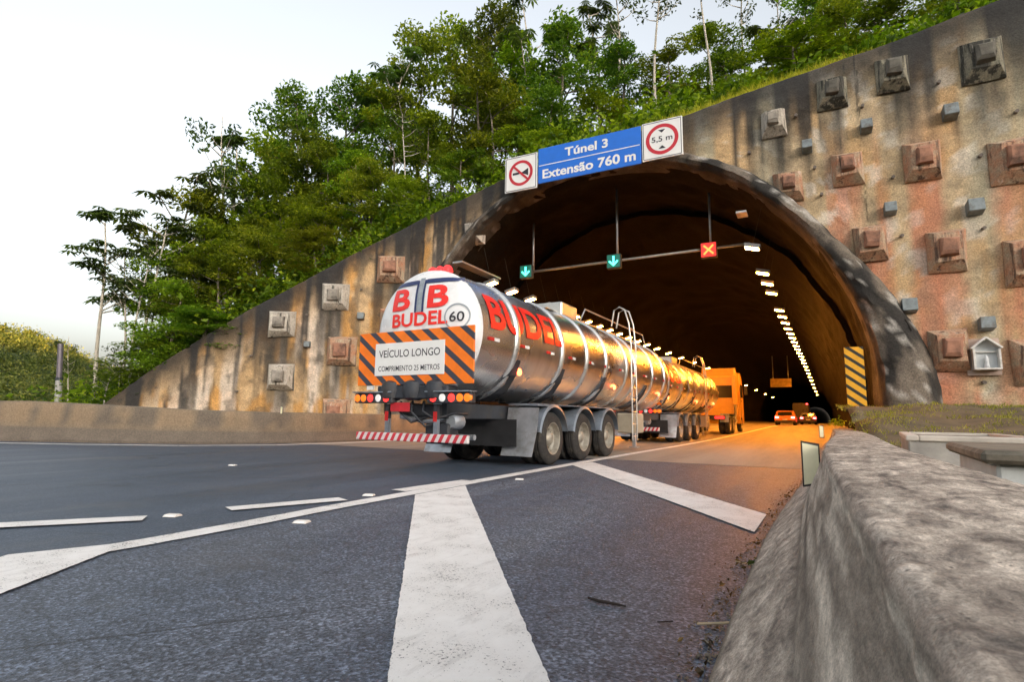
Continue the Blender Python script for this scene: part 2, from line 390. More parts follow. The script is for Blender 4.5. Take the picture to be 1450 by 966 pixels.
for s in np.arange(0, 14.81, .11):
    t = max(wtop_z(s), .02); l = []
    for j in range(81):
        z = lerp(-.15, t, j/80); rough = .05*fbm(s*.8, z*.8, 33.0, 5) + .025*fbm(s*3, z*3, 9.0, 4)
        p = WA + WD*float(s) + WN*rough; l.append((p.x, p.y, z)); cols.append(wall_colour(s, z, t, ANCH_W, False))
    for (dy, dz) in ((.12, .03), (.5, .02), (.55, -.8)):
        p = WA + WD*float(s) - WN*dy; l.append((p.x, p.y, t+dz)); cols.append((.10, .09, .075))
    loops.append(l)
mb.loft(loops, closed=False)
o = mb.build('wing_wall', m_wall, None, True); set_vcol(o, cols); world_child(o, portal)

def mk_anchor(name, c1, c2, dark, pale, dk=.5):
    t = NT(name); co = t.coord(); vs = t.noise(t.coord((3.2, 3.2, .35)), 1.6, 6, .65); bl = t.noise(co, 2.6, 6, .7); fi = t.noise(co, 22, 6, .72)
    b = t.ramp(bl, [(.36, c1), (.64, c2)]); b = t.mix(t.ramp(vs, [(dk, 0.0), (dk+.09, .9)]), b, dark); b = t.mix(t.ramp(t.noise(t.coord((2.2, 2.2, .5), rot=(0, 0, 1)), 2.1, 6, .7), [(.60, 0.0), (.68, .8)]), b, pale)
    b = t.mix(1.0, b, t.ramp(fi, [(.34, .6), (.66, 1.3)]), 'MULTIPLY'); nr = t.bump(bl, .5, .05); nr = t.bump(fi, .9, .012, nr); return t.done(b, .93, 0.0, nr)
m_blk = [mk_anchor('anchor_concrete_grey', (.40, .35, .29), (.62, .57, .49), (.06, .055, .045), (.74, .70, .63), .54), mk_anchor('anchor_concrete_red', (.50, .24, .14), (.46, .37, .26), (.10, .06, .045), (.70, .60, .52), .53), mk_anchor('anchor_concrete_dark', (.20, .19, .14), (.36, .32, .24), (.03, .03, .028), (.45, .42, .36), .45)]
m_cap = [simple('anchor_cap_grey', (.30, .27, .23), .9, 0, .35, 4, .5, 30, (.05, .045, .04)), simple('anchor_cap_red', (.34, .17, .11), .9, 0, .35, 4, .5, 30, (.05, .04, .035)), simple('anchor_cap_dark', (.13, .12, .10), .92, 0, .5, 3, .6, 25, (.03, .03, .03))]
def anchor(pos, w_, h_, normal, tone, seed):
    rnd = random.Random(seed)
    n = Vector((normal[0], normal[1], 0)).normalized(); u = Vector((-n.y, n.x, 0)); zz = Vector((0, 0, 1)); P = Vector(pos)
    def fr(mb, sizes, cx=0, cz=0):
        loops = []
        for (a, b, d, dz) in sizes:
            j = lambda: rnd.uniform(-.035, .035)
            loops.append([P + u*(cx+sx*a/2+j()) + zz*(cz+dz+sz*b/2+j()) + n*d for sx, sz in ((-1, -1), (1, -1), (1, 1), (-1, 1))])
        mb.loft(loops, True, True)
    mb = MB(); fr(mb, [(w_, h_, -.08, 0), (w_*.98, h_*.98, .08, 0), (w_*.66, h_*.64, .40, .04)])
    b = mb.build('anchor_block', m_blk[tone]); world_child(b, portal)
    mb = MB(); fr(mb, [(w_*.44, h_*.44, .36, .03), (w_*.42, h_*.40, .56, .03), (w_*.30, h_*.24, .62, .06)])
    c = mb.build('anchor_cap', m_cap[tone]); c.parent = b
for i, (x, z, ww, hh, tn) in enumerate(ANCH_M): anchor((x, 20, z), ww, hh, (0, -1), tn, i)
for i, (s, z, ww, tn) in enumerate(ANCH_W):
    p = WA+WD*s; anchor((p.x, p.y, z), ww, ww, (WN.x, WN.y), tn, 50+i)
m_dbox = simple('drain_box_metal', (.20, .23, .24), .55, .3, .3, 6, .2, 30, (.10, .08, .06))
for i, (x, z, s) in enumerate([(.57, 9.98, .30), (2.25, 10.28, .32), (4.39, 10.22, .36), (2.7, 7.45, .32), (4.74, 7.17, .38), (2.97, 4.38, .38), (4.72, 3.72, .34), (6.6, 10.1, .38), (6.7, 7.0, .38)]):
    mb = MB().box((x, 19.86, z), (s, .45, s), .015, Matrix.Rotation(R(-7), 3, 'X'))
    world_child(mb.build('drain_box', m_dbox), portal)
for i, (s, z, k) in enumerate([(2.09, 5.41, .3), (4.43, 4.06, .26), (3.19, 1.4, .3)]):
    p = WA+WD*s+WN*.1; mb = MB().box((p.x, p.y, z), (k, k, k), .015, Matrix.Rotation(math.atan2(WD.y, WD.x), 3, 'Z')); world_child(mb.build('drain_box', m_dbox), portal)
m_pipe = simple('weep_pipe_plastic', (.16, .13, .11), .6, 0, .3, 8)
for x, z in [(-1.2, 10.2), (.3, 11.2), (2.2, 11.05), (.75, 9.25), (4.2, 11.3), (2.85, 8.5), (5.0, 8.75), (4.9, 6.55), (2.95, 6.6), (5.9, 9.9), (4.55, 2.1), (6.2, 7.0), (.9, 8.3)]:
    world_child(MB().tube([(x, 20.1, z), (x, 19.82, z-.03)], .05, 10).build('weep_pipe', m_pipe, None, True, 40), portal)
for s, z in [(4.52, 5.43), (2.15, 6.67), (-.45, 8.14), (6.9, 3.5), (1.9, 2.6), (7.4, 1.9)]:
    p = WA+WD*s; q = p+WN*.18; world_child(MB().tube([(p.x, p.y, z), (q.x, q.y, z-.03)], .05, 10).build('weep_pipe', m_pipe, None, True, 40), portal)
# rough collar round the mouth
m_rim = vcol_mat('weathered_collar_concrete', .95, 22, .8, .45, 8)
mb = MB(); loops = []; cols = []
for i, ((dx, z), (nx, nz)) in enumerate(zip(ARCH, AN)):
    t = i/(len(ARCH)-1); side = sstep(5.8, 8.2, abs(dx)); wd = lerp(.55, 1.5, side*sstep(7.5, 1, z)) + .10*fbm(dx*.6, z*.6, 3, 4)
    sec0 = [(0.0, .5), (.0, 0.0), (.0, -.38), (.10, -.66), (.30, -.78), (.62, -.72), (.86, -.50), (1.0, -.12), (1.02, .15)]
    sec = [(interp(q, [(n_, s_[0]) for n_, s_ in enumerate(sec0)]), interp(q, [(n_, s_[1]) for n_, s_ in enumerate(sec0)])) for q in np.linspace(0, 8, 25)]
    l = []
    for k, (a, dy) in enumerate(sec):
        q = a*wd; X = CX+dx+nx*q; Z = max(z+nz*q, -.1); j = (.12*fbm(X*1.1, Z*1.1, dy*2, 5)+.09*fbm(X*3.5, Z*3.5, dy*4, 5))*(.06 if k < 7 else .6)
        l.append((X+nx*j, 20+dy+j*1.2*(0 if k == 0 else 1), Z+nz*j))
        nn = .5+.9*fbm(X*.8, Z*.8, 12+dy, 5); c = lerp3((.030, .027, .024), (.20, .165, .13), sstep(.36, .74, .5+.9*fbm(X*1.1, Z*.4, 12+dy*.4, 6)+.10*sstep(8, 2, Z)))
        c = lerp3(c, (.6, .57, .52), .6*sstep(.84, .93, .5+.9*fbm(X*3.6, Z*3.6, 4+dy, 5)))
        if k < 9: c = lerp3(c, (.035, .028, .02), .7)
        cols.append(c)
    loops.append(l)
mb.loft(loops, closed=False); o = mb.build('arch_collar', m_rim, None, True, 50); set_vcol(o, cols); world_child(o, portal)

# tunnel lining
m_lin = vcol_mat('tunnel_shotcrete', .92, 14, .9, .4, 5); m_lin.node_tree.nodes['Principled BSDF'].inputs['Specular IOR Level'].default_value = .06
mb = MB(); loops = []; cols = []
Ys = list(np.arange(19.95, 25.01, .3)) + [25.02, 25.05] + list(np.arange(25.5, 60, .8)) + list(np.arange(62, 430, 6))
for Y in Ys:
    l = []; inn = .22 if Y > 25.03 else 0.0
    for (dx, z), (nx, nz) in zip(ARCH, AN):
        j = (.10*fbm(dx*.7, z*.7, Y*.7, 4)+.05*fbm(dx*2, z*2, Y*2, 3))*(1 if Y > 20.2 else 0) - inn
        if z < .4: j = -inn
        l.append((CX+dx+nx*j+(ox(Y)-ox(20) if Y > 20 else 0), Y, z+nz*j+rz(Y)))
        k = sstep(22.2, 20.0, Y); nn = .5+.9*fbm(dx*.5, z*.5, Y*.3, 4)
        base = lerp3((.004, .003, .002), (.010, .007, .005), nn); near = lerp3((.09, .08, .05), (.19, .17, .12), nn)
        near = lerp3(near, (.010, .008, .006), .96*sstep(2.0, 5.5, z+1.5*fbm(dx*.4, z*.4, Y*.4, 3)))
        cols.append(lerp3(base, near, k))  # daylight low at the mouth, shade overhead and inward, painted into the colour
    loops.append(l)
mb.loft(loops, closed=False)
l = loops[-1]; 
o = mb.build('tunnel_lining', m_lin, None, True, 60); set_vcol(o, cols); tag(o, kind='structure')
o = MB().quad((-20+ox(429), 429, -1), (10+ox(429), 429, -1), (10+ox(429), 429, 14), (-20+ox(429), 429, 14)).build('tunnel_end', simple('tunnel_darkness', (.03, .025, .02), .9)); tag(o, kind='structure')  # dark sheet closing the bore, stands in for the darkness farther in
m_kerb = simple('kerb_concrete', (.30, .27, .23), .85, 0, .3, 3, .4, 30, (.10, .09, .08))
for sd_, x0, x1 in (('right', 1.15, 2.3), ('left', -15.6, -13.75)):
    mb = MB(); loops = []
    for Y in [18.2, 20] + list(np.linspace(24, 420, 60)):
        f = ox(Y)-ox(20); z = rz(Y); loops.append([(x0+f, Y, z-.05), (x0+f, Y, z+.28), (x0+f+.03, Y, z+.3), (x1+f-.03, Y, z+.3), (x1+f, Y, z+.28), (x1+f, Y, z-.05)])
    mb.loft(loops, True, True); tag(mb.build('kerb', m_kerb), kind='structure')

# ------------------------------------------------------------ left median barrier
m_bar = vcol_mat('weathered_barrier_concrete', .92, 26, .45, .3, 8)
def dense(pts, step):
    out = []
    for a, b in zip(pts[:-1], pts[1:]):
        a = Vector(a); b = Vector(b); n = max(1, int((b-a).length/step)); out += [a.lerp(b, i/n) for i in range(n)]
    return out+[Vector(pts[-1])]
lb = empty('median_barrier', (-17, 9.4, 0), 0, 'long brown-stained concrete barrier curving along the left edge of the road', 'barrier')
BLs = dense(BL, .25)
BLs = [sum((BLs[max(0, min(len(BLs)-1, i+k))] for k in range(-6, 7)), Vector((0, 0)))/13 for i in range(len(BLs))]
mb = MB(); loops = []; cols = []
PR = [(0, -.1), (0, .07), (.04, .12), (.15, .36), (.17, .42), (.20, .6), (.22, .8), (.25, 1.0), (.28, 1.05), (.44, 1.05), (.47, 1.0), (.55, .4), (.7, -.1)]
for i, p in enumerate(BLs):
    t = (BLs[min(i+1, len(BLs)-1)]-BLs[max(i-1, 0)]).normalized(); n = Vector((-t.y, t.x)); l = []
    hsc = lerp(1.13, .92, sstep(-21, -14, p.x)); sarc = i*.25
    for (a, z) in PR:
        q = p+n*a; l.append((q.x, q.y, z*hsc + .012*fbm(sarc, z*3, 4)))
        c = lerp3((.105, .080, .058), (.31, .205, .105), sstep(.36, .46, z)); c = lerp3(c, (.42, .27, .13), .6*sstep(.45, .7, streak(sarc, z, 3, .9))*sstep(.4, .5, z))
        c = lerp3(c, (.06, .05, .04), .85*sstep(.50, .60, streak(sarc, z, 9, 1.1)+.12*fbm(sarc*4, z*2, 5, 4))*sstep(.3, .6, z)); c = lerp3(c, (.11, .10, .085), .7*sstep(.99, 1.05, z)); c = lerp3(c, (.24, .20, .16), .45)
        cols.append(c)
    loops.append(l)
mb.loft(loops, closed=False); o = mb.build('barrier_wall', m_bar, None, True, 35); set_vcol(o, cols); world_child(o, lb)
m_white = simple('white_plate', (.78, .77, .72), .5, 0, .08, 5); m_black = simple('black_trim', (.02, .02, .022), .5, 0, .3, 6)
def delineator(x, y, z, w_, h_, slant, label):
    e = empty('barrier_delineator', (x, y, z), R(4), label, 'delineator')
    def pl(k, yy): return [(-w_/2*k, yy, 0+slant*.0-h_*(k-1)*.3), (w_/2*k, yy, slant-h_*(k-1)*.3), (w_/2*k, yy, h_*.93+h_*(k-1)*.3), (-w_/2*k, yy, h_+h_*(k-1)*.3)]
    mb = MB(); mb.loft([pl(1.18, 0), pl(1.18, .02)], True, True); mb.build('backing_plate', m_black, e)
    mb = MB(); mb.loft([pl(1.0, -.006), pl(1.0, -.001)], True, True); mb.build('reflector_face', simple('cream_reflector', (.85, .80, .55), .4, 0, .08, 5), e)
    return e

# ------------------------------------------------------------ right barrier (camera looks along it)
def bshift(Y): return 0.0 if Y < 3 else interp(Y, [(3, 0), (4.5, .02), (6, .08), (8, .2), (10, .33), (14, .5), (18, .62), (22, .80)])
mb = MB(); loops = []; cols = []
Yb = [-1.2]; 
while Yb[-1] < 21.5: Yb.append(Yb[-1] + max(.018, .012*abs(Yb[-1])*1.3))
P0 = [(-.32, -.1), (-.32, .05)] + [(lerp(-.32, -.055, t), lerp(.05, .30, t)) for t in np.linspace(.1, 1, 8)] + [(lerp(-.055, .085, t), lerp(.30, .655, t)) for t in np.linspace(.1, 1, 12)] \
   + [(.086, .672), (.088, .688), (.092, .702), (.100, .713), (.114, .720)] + [(lerp(.17, .58, t), .722+.012*math.sin(t*3.1)) for t in np.linspace(0, 1, 20)] + [(.61, .71), (.63, .68), (.635, .6), (.64, .4), (.65, .2)]
for Y in Yb:
    l = []; f = bshift(Y); endt = sstep(21.5, 21.0, Y)
    for (x, z) in P0:
        X = x+f; topf = sstep(.60, .71, z); fz = fbm(X*7, Y*7, z*7, 5); cz = mnoise.noise(Vector((X*3.1, Y*3.1, 2.0)))
        d = topf*(.003*fz + .002*cz + .003*fbm(X*34, Y*34, z*30, 4) + .002*fbm(X*90, Y*90, 5, 3)) + (1-topf)*.004*fbm(X*5, Y*1.2, z*9, 4)
        edge = .007*fbm(Y*7, 1, 1, 5)*sstep(.63, .7, z)*(1-sstep(.14, .22, x))
        l.append((X - (1-topf)*d - edge, Y, (z+topf*d-abs(edge)*.6)*lerp(.93, 1, endt) if z > .3 else z))
        if z > .69: c = lerp3((.20, .185, .175), (.30, .275, .255), sstep(.35, .65, .5+.8*fbm(X*2.2, Y*1.4, 4.4, 4)))
        else:
            sk = .5+.9*fbm(Y*.5, z*16+x*3, 5, 5)
            c = lerp3((.24, .225, .205), (.46, .44, .41), sstep(.3, .7, sk)); c = lerp3(c, (.09, .085, .078), .7*sstep(.6, .78, .5+.9*fbm(Y*.35, z*20, 15, 4))*sstep(.2, .5, z))
            c = lerp3(c, (.62, .60, .56), .7*sstep(.66, .82, .5+.9*fbm(Y*.7, z*26, 25, 4)))
            c = lerp3((.11, .10, .08), c, sstep(.0, .16, z))
            if abs(z-.30) < .02 or abs(z-.3963) < .012: c = lerp3(c, (.05, .046, .042), .75)
        cols.append(c)
    loops.append(l)
mb.loft(loops, closed=False)
def mk_eroded():
    t = NT('eroded_barrier_concrete'); at = t.n('ShaderNodeVertexColor', layer_name='Col'); co = t.coord(); geo = t.n('ShaderNodeNewGeometry'); sp = t.n('ShaderNodeSeparateXYZ'); t.l(geo.outputs['Normal'], sp.inputs[0])
    up = t.ramp(sp.outputs[2], [(.45, 0.0), (.8, 1.0)])
    n1 = t.noise(t.coord((1, .40, 1)), 15, 6, .62, .5); n2 = t.noise(t.coord((1, .45, 1)), 60, 6, .68); lg = t.noise(t.coord((1, .5, 1)), 3.2, 4, .6); n3 = t.noise(t.coord((1, .22, 1)), 30, 6, .7)
    pit = t.n('ShaderNodeTexVoronoi', i_Scale=46.0); t.l(co, pit.inputs['Vector'])
    topc = t.ramp(n1, [(.33, (.10, .095, .095)), (.45, (.27, .25, .235)), (.56, (.40, .375, .35)), (.68, (.62, .59, .56))]); topc = t.mix(1.0, topc, t.ramp(lg, [(.38, .72), (.62, 1.2)]), 'MULTIPLY')
    topc = t.mix(1.0, topc, t.ramp(n2, [(.36, .68), (.5, 1.0), (.64, 1.28)]), 'MULTIPLY'); topc = t.mix(t.ramp(pit.outputs['Distance'], [(.06, .75), (.16, 0.0)]), topc, (.03, .028, .03))
    side = t.mix(1.0, at.outputs[0], t.ramp(n3, [(.36, .70), (.64, 1.3)]), 'MULTIPLY'); side = t.mix(1.0, side, t.ramp(n2, [(.3, .7), (.7, 1.2)]), 'MULTIPLY')
    pore = t.n('ShaderNodeTexVoronoi', i_Scale=210.0); t.l(co, pore.inputs['Vector']); n4 = t.noise(co, 240, 4, .7)
    grain = t.ramp(n4, [(.36, .66), (.64, 1.32)]); topc = t.mix(1.0, topc, grain, 'MULTIPLY'); side = t.mix(1.0, side, grain, 'MULTIPLY')
    pm = t.math('MULTIPLY', t.ramp(pore.outputs['Distance'], [(.10, 1.0), (.22, 0.0)]), t.ramp(t.noise(co, 24, 4), [(.5, 0.0), (.6, .85)])); topc = t.mix(pm, topc, (.04, .038, .036)); side = t.mix(pm, side, (.06, .055, .05))
    nr = t.bump(n1, .35, .012); nr = t.bump(n2, .5, .005, nr); nr = t.bump(n4, .5, .002, nr); nr = t.bump(pit.outputs['Distance'], .4, .004, nr)
    return t.done(t.mix(1.0, t.mix(up, side, topc), (1.12, 1.03, .92), 'MULTIPLY'), .93, 0.0, nr)
m_rb = mk_eroded()
rb = empty('roadside_barrier', (.2, 8, 0), 0, 'eroded grey concrete safety barrier running from the foreground to the tunnel mouth', 'barrier')
o = mb.build('barrier_wall', m_rb, None, True); set_vcol(o, cols); world_child(o, rb)
l = loops[-1]; o = MB().poly(l).build('barrier_end', m_kerb); world_child(o, rb)
delineator(.045, 6.2, .30, .135, .40, .03, 'large cream reflector plate on the near face of the right barrier')
delineator(.34, 14.0, .58, .075, .25, .0, 'small distant white reflector on the right barrier near the tunnel mouth')
delineator(-14.55, 12.25, .92, .07, .22, .0, 'small white reflector on top of the left brown barrier')

# ------------------------------------------------------------ bank behind the right barrier
m_bank = simple('bank_soil', (.13, .10, .06), .95, 0, .4, 2.0, .6, 12)
def bankz(x, y): return .30 + 1.05*sstep(9, 19, y) + .16*fbm(x*.9, y*.9, 2, 4) + .10*sstep(3, 8, x)
mb = MB(); rows = []
for y in np.arange(-3, 20.3, .4): rows.append([(x+bshift(y)*(1 if x < 1 else 0), y, bankz(x, y) if x > .7 else .15) for x in [.62, .75, 1, 1.4, 1.8, 2.3, 3, 4, 5, 6.5, 8, 11, 15]])
mb.loft(rows, closed=False); tag(mb.build('bank', m_bank, None, True), kind='structure')
def blades(name, pts, h, mat, label, lean=.5, wdt=.018):
    N = len(pts); P = np.array(pts, np.float64); a = rng.uniform(0, 2*np.pi, N); hh = h*rng.uniform(.45, 1.2, N); lx = rng.normal(0, lean, N)*hh; ly = rng.normal(0, lean, N)*hh
    ux, uy = np.cos(a)*wdt, np.sin(a)*wdt; V = np.zeros((N, 3, 3)); V[:, 0] = P - np.c_[ux, uy, 0*ux]; V[:, 1] = P + np.c_[ux, uy, 0*ux]; V[:, 2] = P+np.c_[lx, ly, hh]
    me = bpy.data.meshes.new(name); me.from_pydata(V.reshape(-1, 3).tolist(), [], np.arange(N*3).reshape(N, 3).tolist()); me.materials.append(mat)
    at = me.attributes.new('tint', 'FLOAT', 'FACE'); at.data.foreach_set('value', rng.uniform(0, 1, N).astype(np.float32))
    o = bpy.data.objects.new(name, me); col.objects.link(o); return tag(o, label, 'grass', None, 'stuff')
def leafmat(name, cols3, trans=.35, rough=.5):
    t = NT(name); at = t.n('ShaderNodeAttribute', attribute_name='tint'); oi = t.n('ShaderNodeObjectInfo')
    base = t.ramp(at.outputs['Fac'], [(0.0, cols3[0]), (.5, cols3[1]), (1.0, cols3[2])])
    hs = t.n('ShaderNodeHueSaturation'); t.l(base, hs.inputs['Color']); 
    t.l(t.math('ADD', t.math('MULTIPLY', oi.outputs['Random'], .06), .465), hs.inputs['Hue'])
    t.l(t.math('ADD', t.math('MULTIPLY', oi.outputs['Random'], .6), .75), hs.inputs['Value'])
    base = hs.outputs[0]
    t.done(base, rough); t.b.inputs['Specular IOR Level'].default_value = .22; tr = t.n('ShaderNodeBsdfTranslucent'); t.l(t.mix(1.0, base, (1.5, 1.7, .7), 'MULTIPLY'), tr.inputs[0])
    mx = t.n('ShaderNodeMixShader'); mx.inputs[0].default_value = trans; t.l(t.b.outputs[0], mx.inputs[1]); t.l(tr.outputs[0], mx.inputs[2]); t.l(mx.outputs[0], t.out.inputs[0])
    return t.m
m_grass = leafmat('dry_grass', [(.10, .12, .015), (.24, .24, .03), (.36, .32, .07)], .3)
pts = []
while len(pts) < 14000:
    x, y = random.uniform(.9, 9), random.uniform(6.5, 19.9)
    if fbm(x*.9, y*.9, 5, 3) + .25*sstep(9, 15, y) > .08: pts.append((x, y, bankz(x, y)-.01))
blades('bank_grass', pts, .075, m_grass, 'short yellow-green grass on the bank at the wall foot', .6, .009)

# ------------------------------------------------------------ concrete drainage boxes
m_cbox = simple('old_concrete', (.38, .36, .33), .9, 0, .3, 2.2, .5, 25, (.15, .14, .13)); m_clid = simple('mossy_lid', (.19, .165, .13), .95, 0, .4, 3, .6, 22, (.05, .05, .04)); m_crim = simple('pale_rim', (.55, .50, .44), .85, 0, .2, 3, .4, 30)
b1 = empty('drainage_box', (1.9, 9.8, .3), R(-6), 'open-rimmed concrete drainage box beyond the thick-lidded one behind the barrier', 'drainage box')
mb = MB().box((0, 0, .12), (1.25, 3.4, .56), .015); mb.build('box_body', m_cbox, b1)
mb = MB()
for c, s in (((-.58, 0, .43), (.13, 3.44, .07)), ((.58, 0, .43), (.13, 3.44, .07)), ((0, -1.66, .43), (1.03, .13, .07)), ((0, 1.66, .43), (1.03, .13, .07))): mb.box(c, s, .012)
mb.build('rim', m_crim, b1); MB().box((0, 0, .40), (1.02, 3.18, .05), .01).build('cover_slab', m_clid, b1)
b2 = empty('drainage_box', (1.95, 5.55, .3), R(-5), 'whitish concrete box under a thick dark overhanging slab lid behind the barrier', 'drainage box')
MB().box((0, 0, .10), (1.55, 1.8, .50), .02).build('box_body', simple('whitewashed_concrete', (.55, .58, .58), .85, 0, .2, 2.5, .4, 20, (.22, .20, .17)), b2)
mb = MB(); mb.box((0, 0, .395), (1.72, 2.0, .085), .025); mb.build('slab_lid', m_clid, b2)
MB().tube([(-.1, .85, .42), (-.1, .85, .56), (-.08, .85, .585), (.10, .85, .585), (.12, .85, .56), (.12, .85, .42)], .011, 8).build('lifting_handle', simple('rusty_steel', (.09, .06, .05), .7, .6), b2)

# ------------------------------------------------------------ shrine on the wall, hazard board
m_shr = simple('shrine_white_paint', (.72, .70, .66), .7, 0, .15, 5, .3, 25, (.45, .42, .38))
sh = empty('wall_shrine', (4.60, 19.78, 2.42), 0, 'small white house-shaped shrine fixed to the right wall', 'shrine')
def pent(w_, h0, h1, y): return [(-w_/2, y, 0), (w_/2, y, 0), (w_/2, y, h0), (0, y, h1), (-w_/2, y, h0)]
MB().quad((-.40, .10, -.14), (.36, .10, -.14), (.36, .10, .9), (-.40, .10, .9)).build('backing_board', simple('pinkish_plaster', (.50, .38, .32), .9, 0, .2, 3), sh)
mb = MB(); mb.loft([pent(.60, .58, .86, 0.08), pent(.60, .58, .86, .0)], True, True); mb.build('back_panel', simple('shrine_inner', (.62, .66, .68), .7, 0, .1, 4), sh)
mb = MB()
for sx in (-1, 1): mb.box((sx*.28, -.11, .29), (.05, .22, .58), .006)
mb.box((0, -.11, .02), (.51, .22, .05), .006); mb.build('niche_frame', m_shr, sh)
mb = MB()
for sx in (-1, 1): mb.box((sx*.17, -.12, .74), (.46, .30, .05), .006, Matrix.Rotation(sx*R(42), 3, 'Y'))
mb.build('gable_roof', m_shr, sh); MB().box((0, -.07, .50), (.5, .05, .03), .004).build('crossbar', m_shr, sh)
mb = MB(); mb.lathe([(.05, .06), (.06, .07), (.2, .05), (.28, .06), (.36, .035), (.42, .001)], 12, 'z', (0, -.10, 0)); mb.build('figure', simple('plaster_figure', (.66, .68, .70), .6), sh, True)
hz = empty('hazard_marker', (1.34, 18.0, bankz(1.4, 18)-.1), 0, 'yellow and black diagonally striped hazard board at the right tunnel wall', 'hazard sign')
m_haz = stripes('hazard_stripes', (.85, .42, .01), (.015, .015, .015), (.8, 1.0), 3.55, .62)
MB().box((0, 0, .95), (.46, .02, 1.64), .006).build('striped_panel', m_haz, hz); MB().tube([(0, .05, -.2), (0, .05, 1.6)], .035, 10).build('post', simple('galvanised', (.35, .35, .34), .5, .6), hz)
# ------------------------------------------------------------ text helper
def text_geo(s, w_, h_, bold=.0, cut=None, cutx=None):
    cu = bpy.data.curves.new('txt', 'FONT'); cu.body = s; cu.align_x = 'CENTER'; cu.offset = bold; cu.resolution_u = 4
    ob = bpy.data.objects.new('txt', cu); col.objects.link(ob); bpy.context.view_layer.update()
    me = bpy.data.meshes.new_from_object(ob.evaluated_get(bpy.context.evaluated_depsgraph_get())); bpy.data.objects.remove(ob); bpy.data.curves.remove(cu)
    bm = bmesh.new(); bm.from_mesh(me); bpy.data.meshes.remove(me)
    X = [v.co.x for v in bm.verts]; Y = [v.co.y for v in bm.verts]; x0, x1, y0, y1 = min(X), max(X), min(Y), max(Y)
    for v in bm.verts: v.co = ((v.co.x-(x0+x1)/2)/(x1-x0)*w_, (v.co.y-(y0+y1)/2)/(y1-y0)*h_, 0)
    for step, ax, L in ((cut, (0, 1, 0), h_), (cutx, (1, 0, 0), w_)):
        if step:
            for q in np.arange(-L/2+step/2, L/2, step):
                bmesh.ops.bisect_plane(bm, geom=bm.verts[:]+bm.edges[:]+bm.faces[:], plane_co=tuple(c*q for c in ax), plane_no=ax)
    bm.verts.ensure_lookup_table(); vs = [tuple(v.co) for v in bm.verts]; fs = [tuple(v.index for v in f.verts) for f in bm.faces]; bm.free(); return vs, fs
def add_text(name, s, w_, h_, fn, mat, parent, bold=.0, cut=None, cutx=None):
    vs, fs = text_geo(s, w_, h_, bold, cut, cutx); return MB().add([fn(v[0], v[1]) for v in vs], fs).build(name, mat, parent)
def ring_geo(r0, r1, fn, n=48):
    mb = MB(); mb.loft([[fn(r*math.cos(2*math.pi*k/n), r*math.sin(2*math.pi*k/n)) for k in range(n)] for r in (r0, r1)]); return mb
# ------------------------------------------------------------ signs over the arch
m_sblue = simple('sign_blue', (.01, .15, .66), .45, 0, .06, 3); m_swhite = simple('sign_white', (.80, .80, .79), .45, 0, .04, 3); m_sred = simple('sign_red', (.52, .015, .03), .45, 0, .08, 3); m_sblk = simple('sign_black', (.02, .02, .03), .5, 0, .1, 3)
m_steel = simple('galvanised_steel', (.42, .42, .42), .45, .7, .2, 5)
SY = 19.08
def sign(x0, x1, z0, z1, label, mat):
    e = empty('road_sign', ((x0+x1)/2, SY, z0), 0, label, 'road sign'); W, H = x1-x0, z1-z0
    MB().box((0, 0, H/2), (W, .05, H), .01).build('sign_panel', mat, e)
    mb = MB()
    for sx in (-.3, .3): mb.box((sx*W, .40, H*.45), (.06, .74, .08)); 
    mb.build('mounting_bracket', m_steel, e); return e, W, H
e, W, H = sign(-10.40, -8.95, 10.02, 11.52, 'white square no-horn sign left of the blue tunnel sign', m_swhite)
fl = lambda cx, cz, y=-.032: (lambda u, v: (cx+u, y, cz+v))
mb = MB()
for s0, s1 in ((((-W/2+.05), .05), (W/2-.05, .05)), (((-W/2+.05), H-.05), (W/2-.05, H-.05))): mb.box(((s0[0]+s1[0])/2, -.029, s0[1]), (s1[0]-s0[0], .006, .025))
for sx in (-1, 1): mb.box((sx*(W/2-.05), -.029, H/2), (.025, .006, H-.125))
mb.build('border', m_sblk, e)
ring_geo(.42, .54, fl(0, H/2)).build('red_ring', m_sred, e)
hn = [(-.36, -.05), (-.36, .05), (-.1, .045), (-.02, .02), (.08, .03), (.34, .16), (.34, -.16), (.08, -.03), (-.02, -.02), (-.1, -.045)]
MB().poly([(u, -.034, H/2+v) for u, v in hn]).build('horn_symbol', m_sblk, e)
MB().box((0, -.040, H/2), (.09, .006, .96), 0, Matrix.Rotation(R(-45), 3, 'Y')).build('red_slash', m_sred, e)
e, W, H = sign(-8.90, -4.76, 10.16, 11.62, 'wide blue tunnel name and length sign over the arch', m_sblue)
add_text('lettering', 'Túnel 3', 1.75, .36, fl(-.05, H*.745), m_swhite, e, .028)
add_text('lettering', 'Extensão 760 m', 3.75, .40, fl(0, H*.245), m_swhite, e, .028)
mb = MB().box((0, -.028, H*.5), (W-.1, .006, .035)); mb.build('divider_line', m_swhite, e)
e, W, H = sign(-4.72, -3.28, 10.20, 11.66, 'white square height-limit sign right of the blue tunnel sign', m_swhite)
mb = MB()
for z in (.05, H-.05): mb.box((0, -.029, z), (W-.1, .006, .022))
for sx in (-1, 1): mb.box((sx*(W/2-.05), -.029, H/2), (.022, .006, H-.125))
mb.build('border', m_sblk, e)
ring_geo(.45, .58, fl(0, H/2)).build('red_ring', m_sred, e)
add_text('lettering', '5,5 m', .74, .24, fl(0, H/2), m_sblk, e, .012)
MB().poly([(u, -.034, H/2+v) for u, v in ((-.13, .36), (.13, .36), (0, .24))]).poly([(u, -.034, H/2-v) for u, v in ((-.13, .36), (.13, .36), (0, .24))]).build('arrow_heads', m_sblk, e)

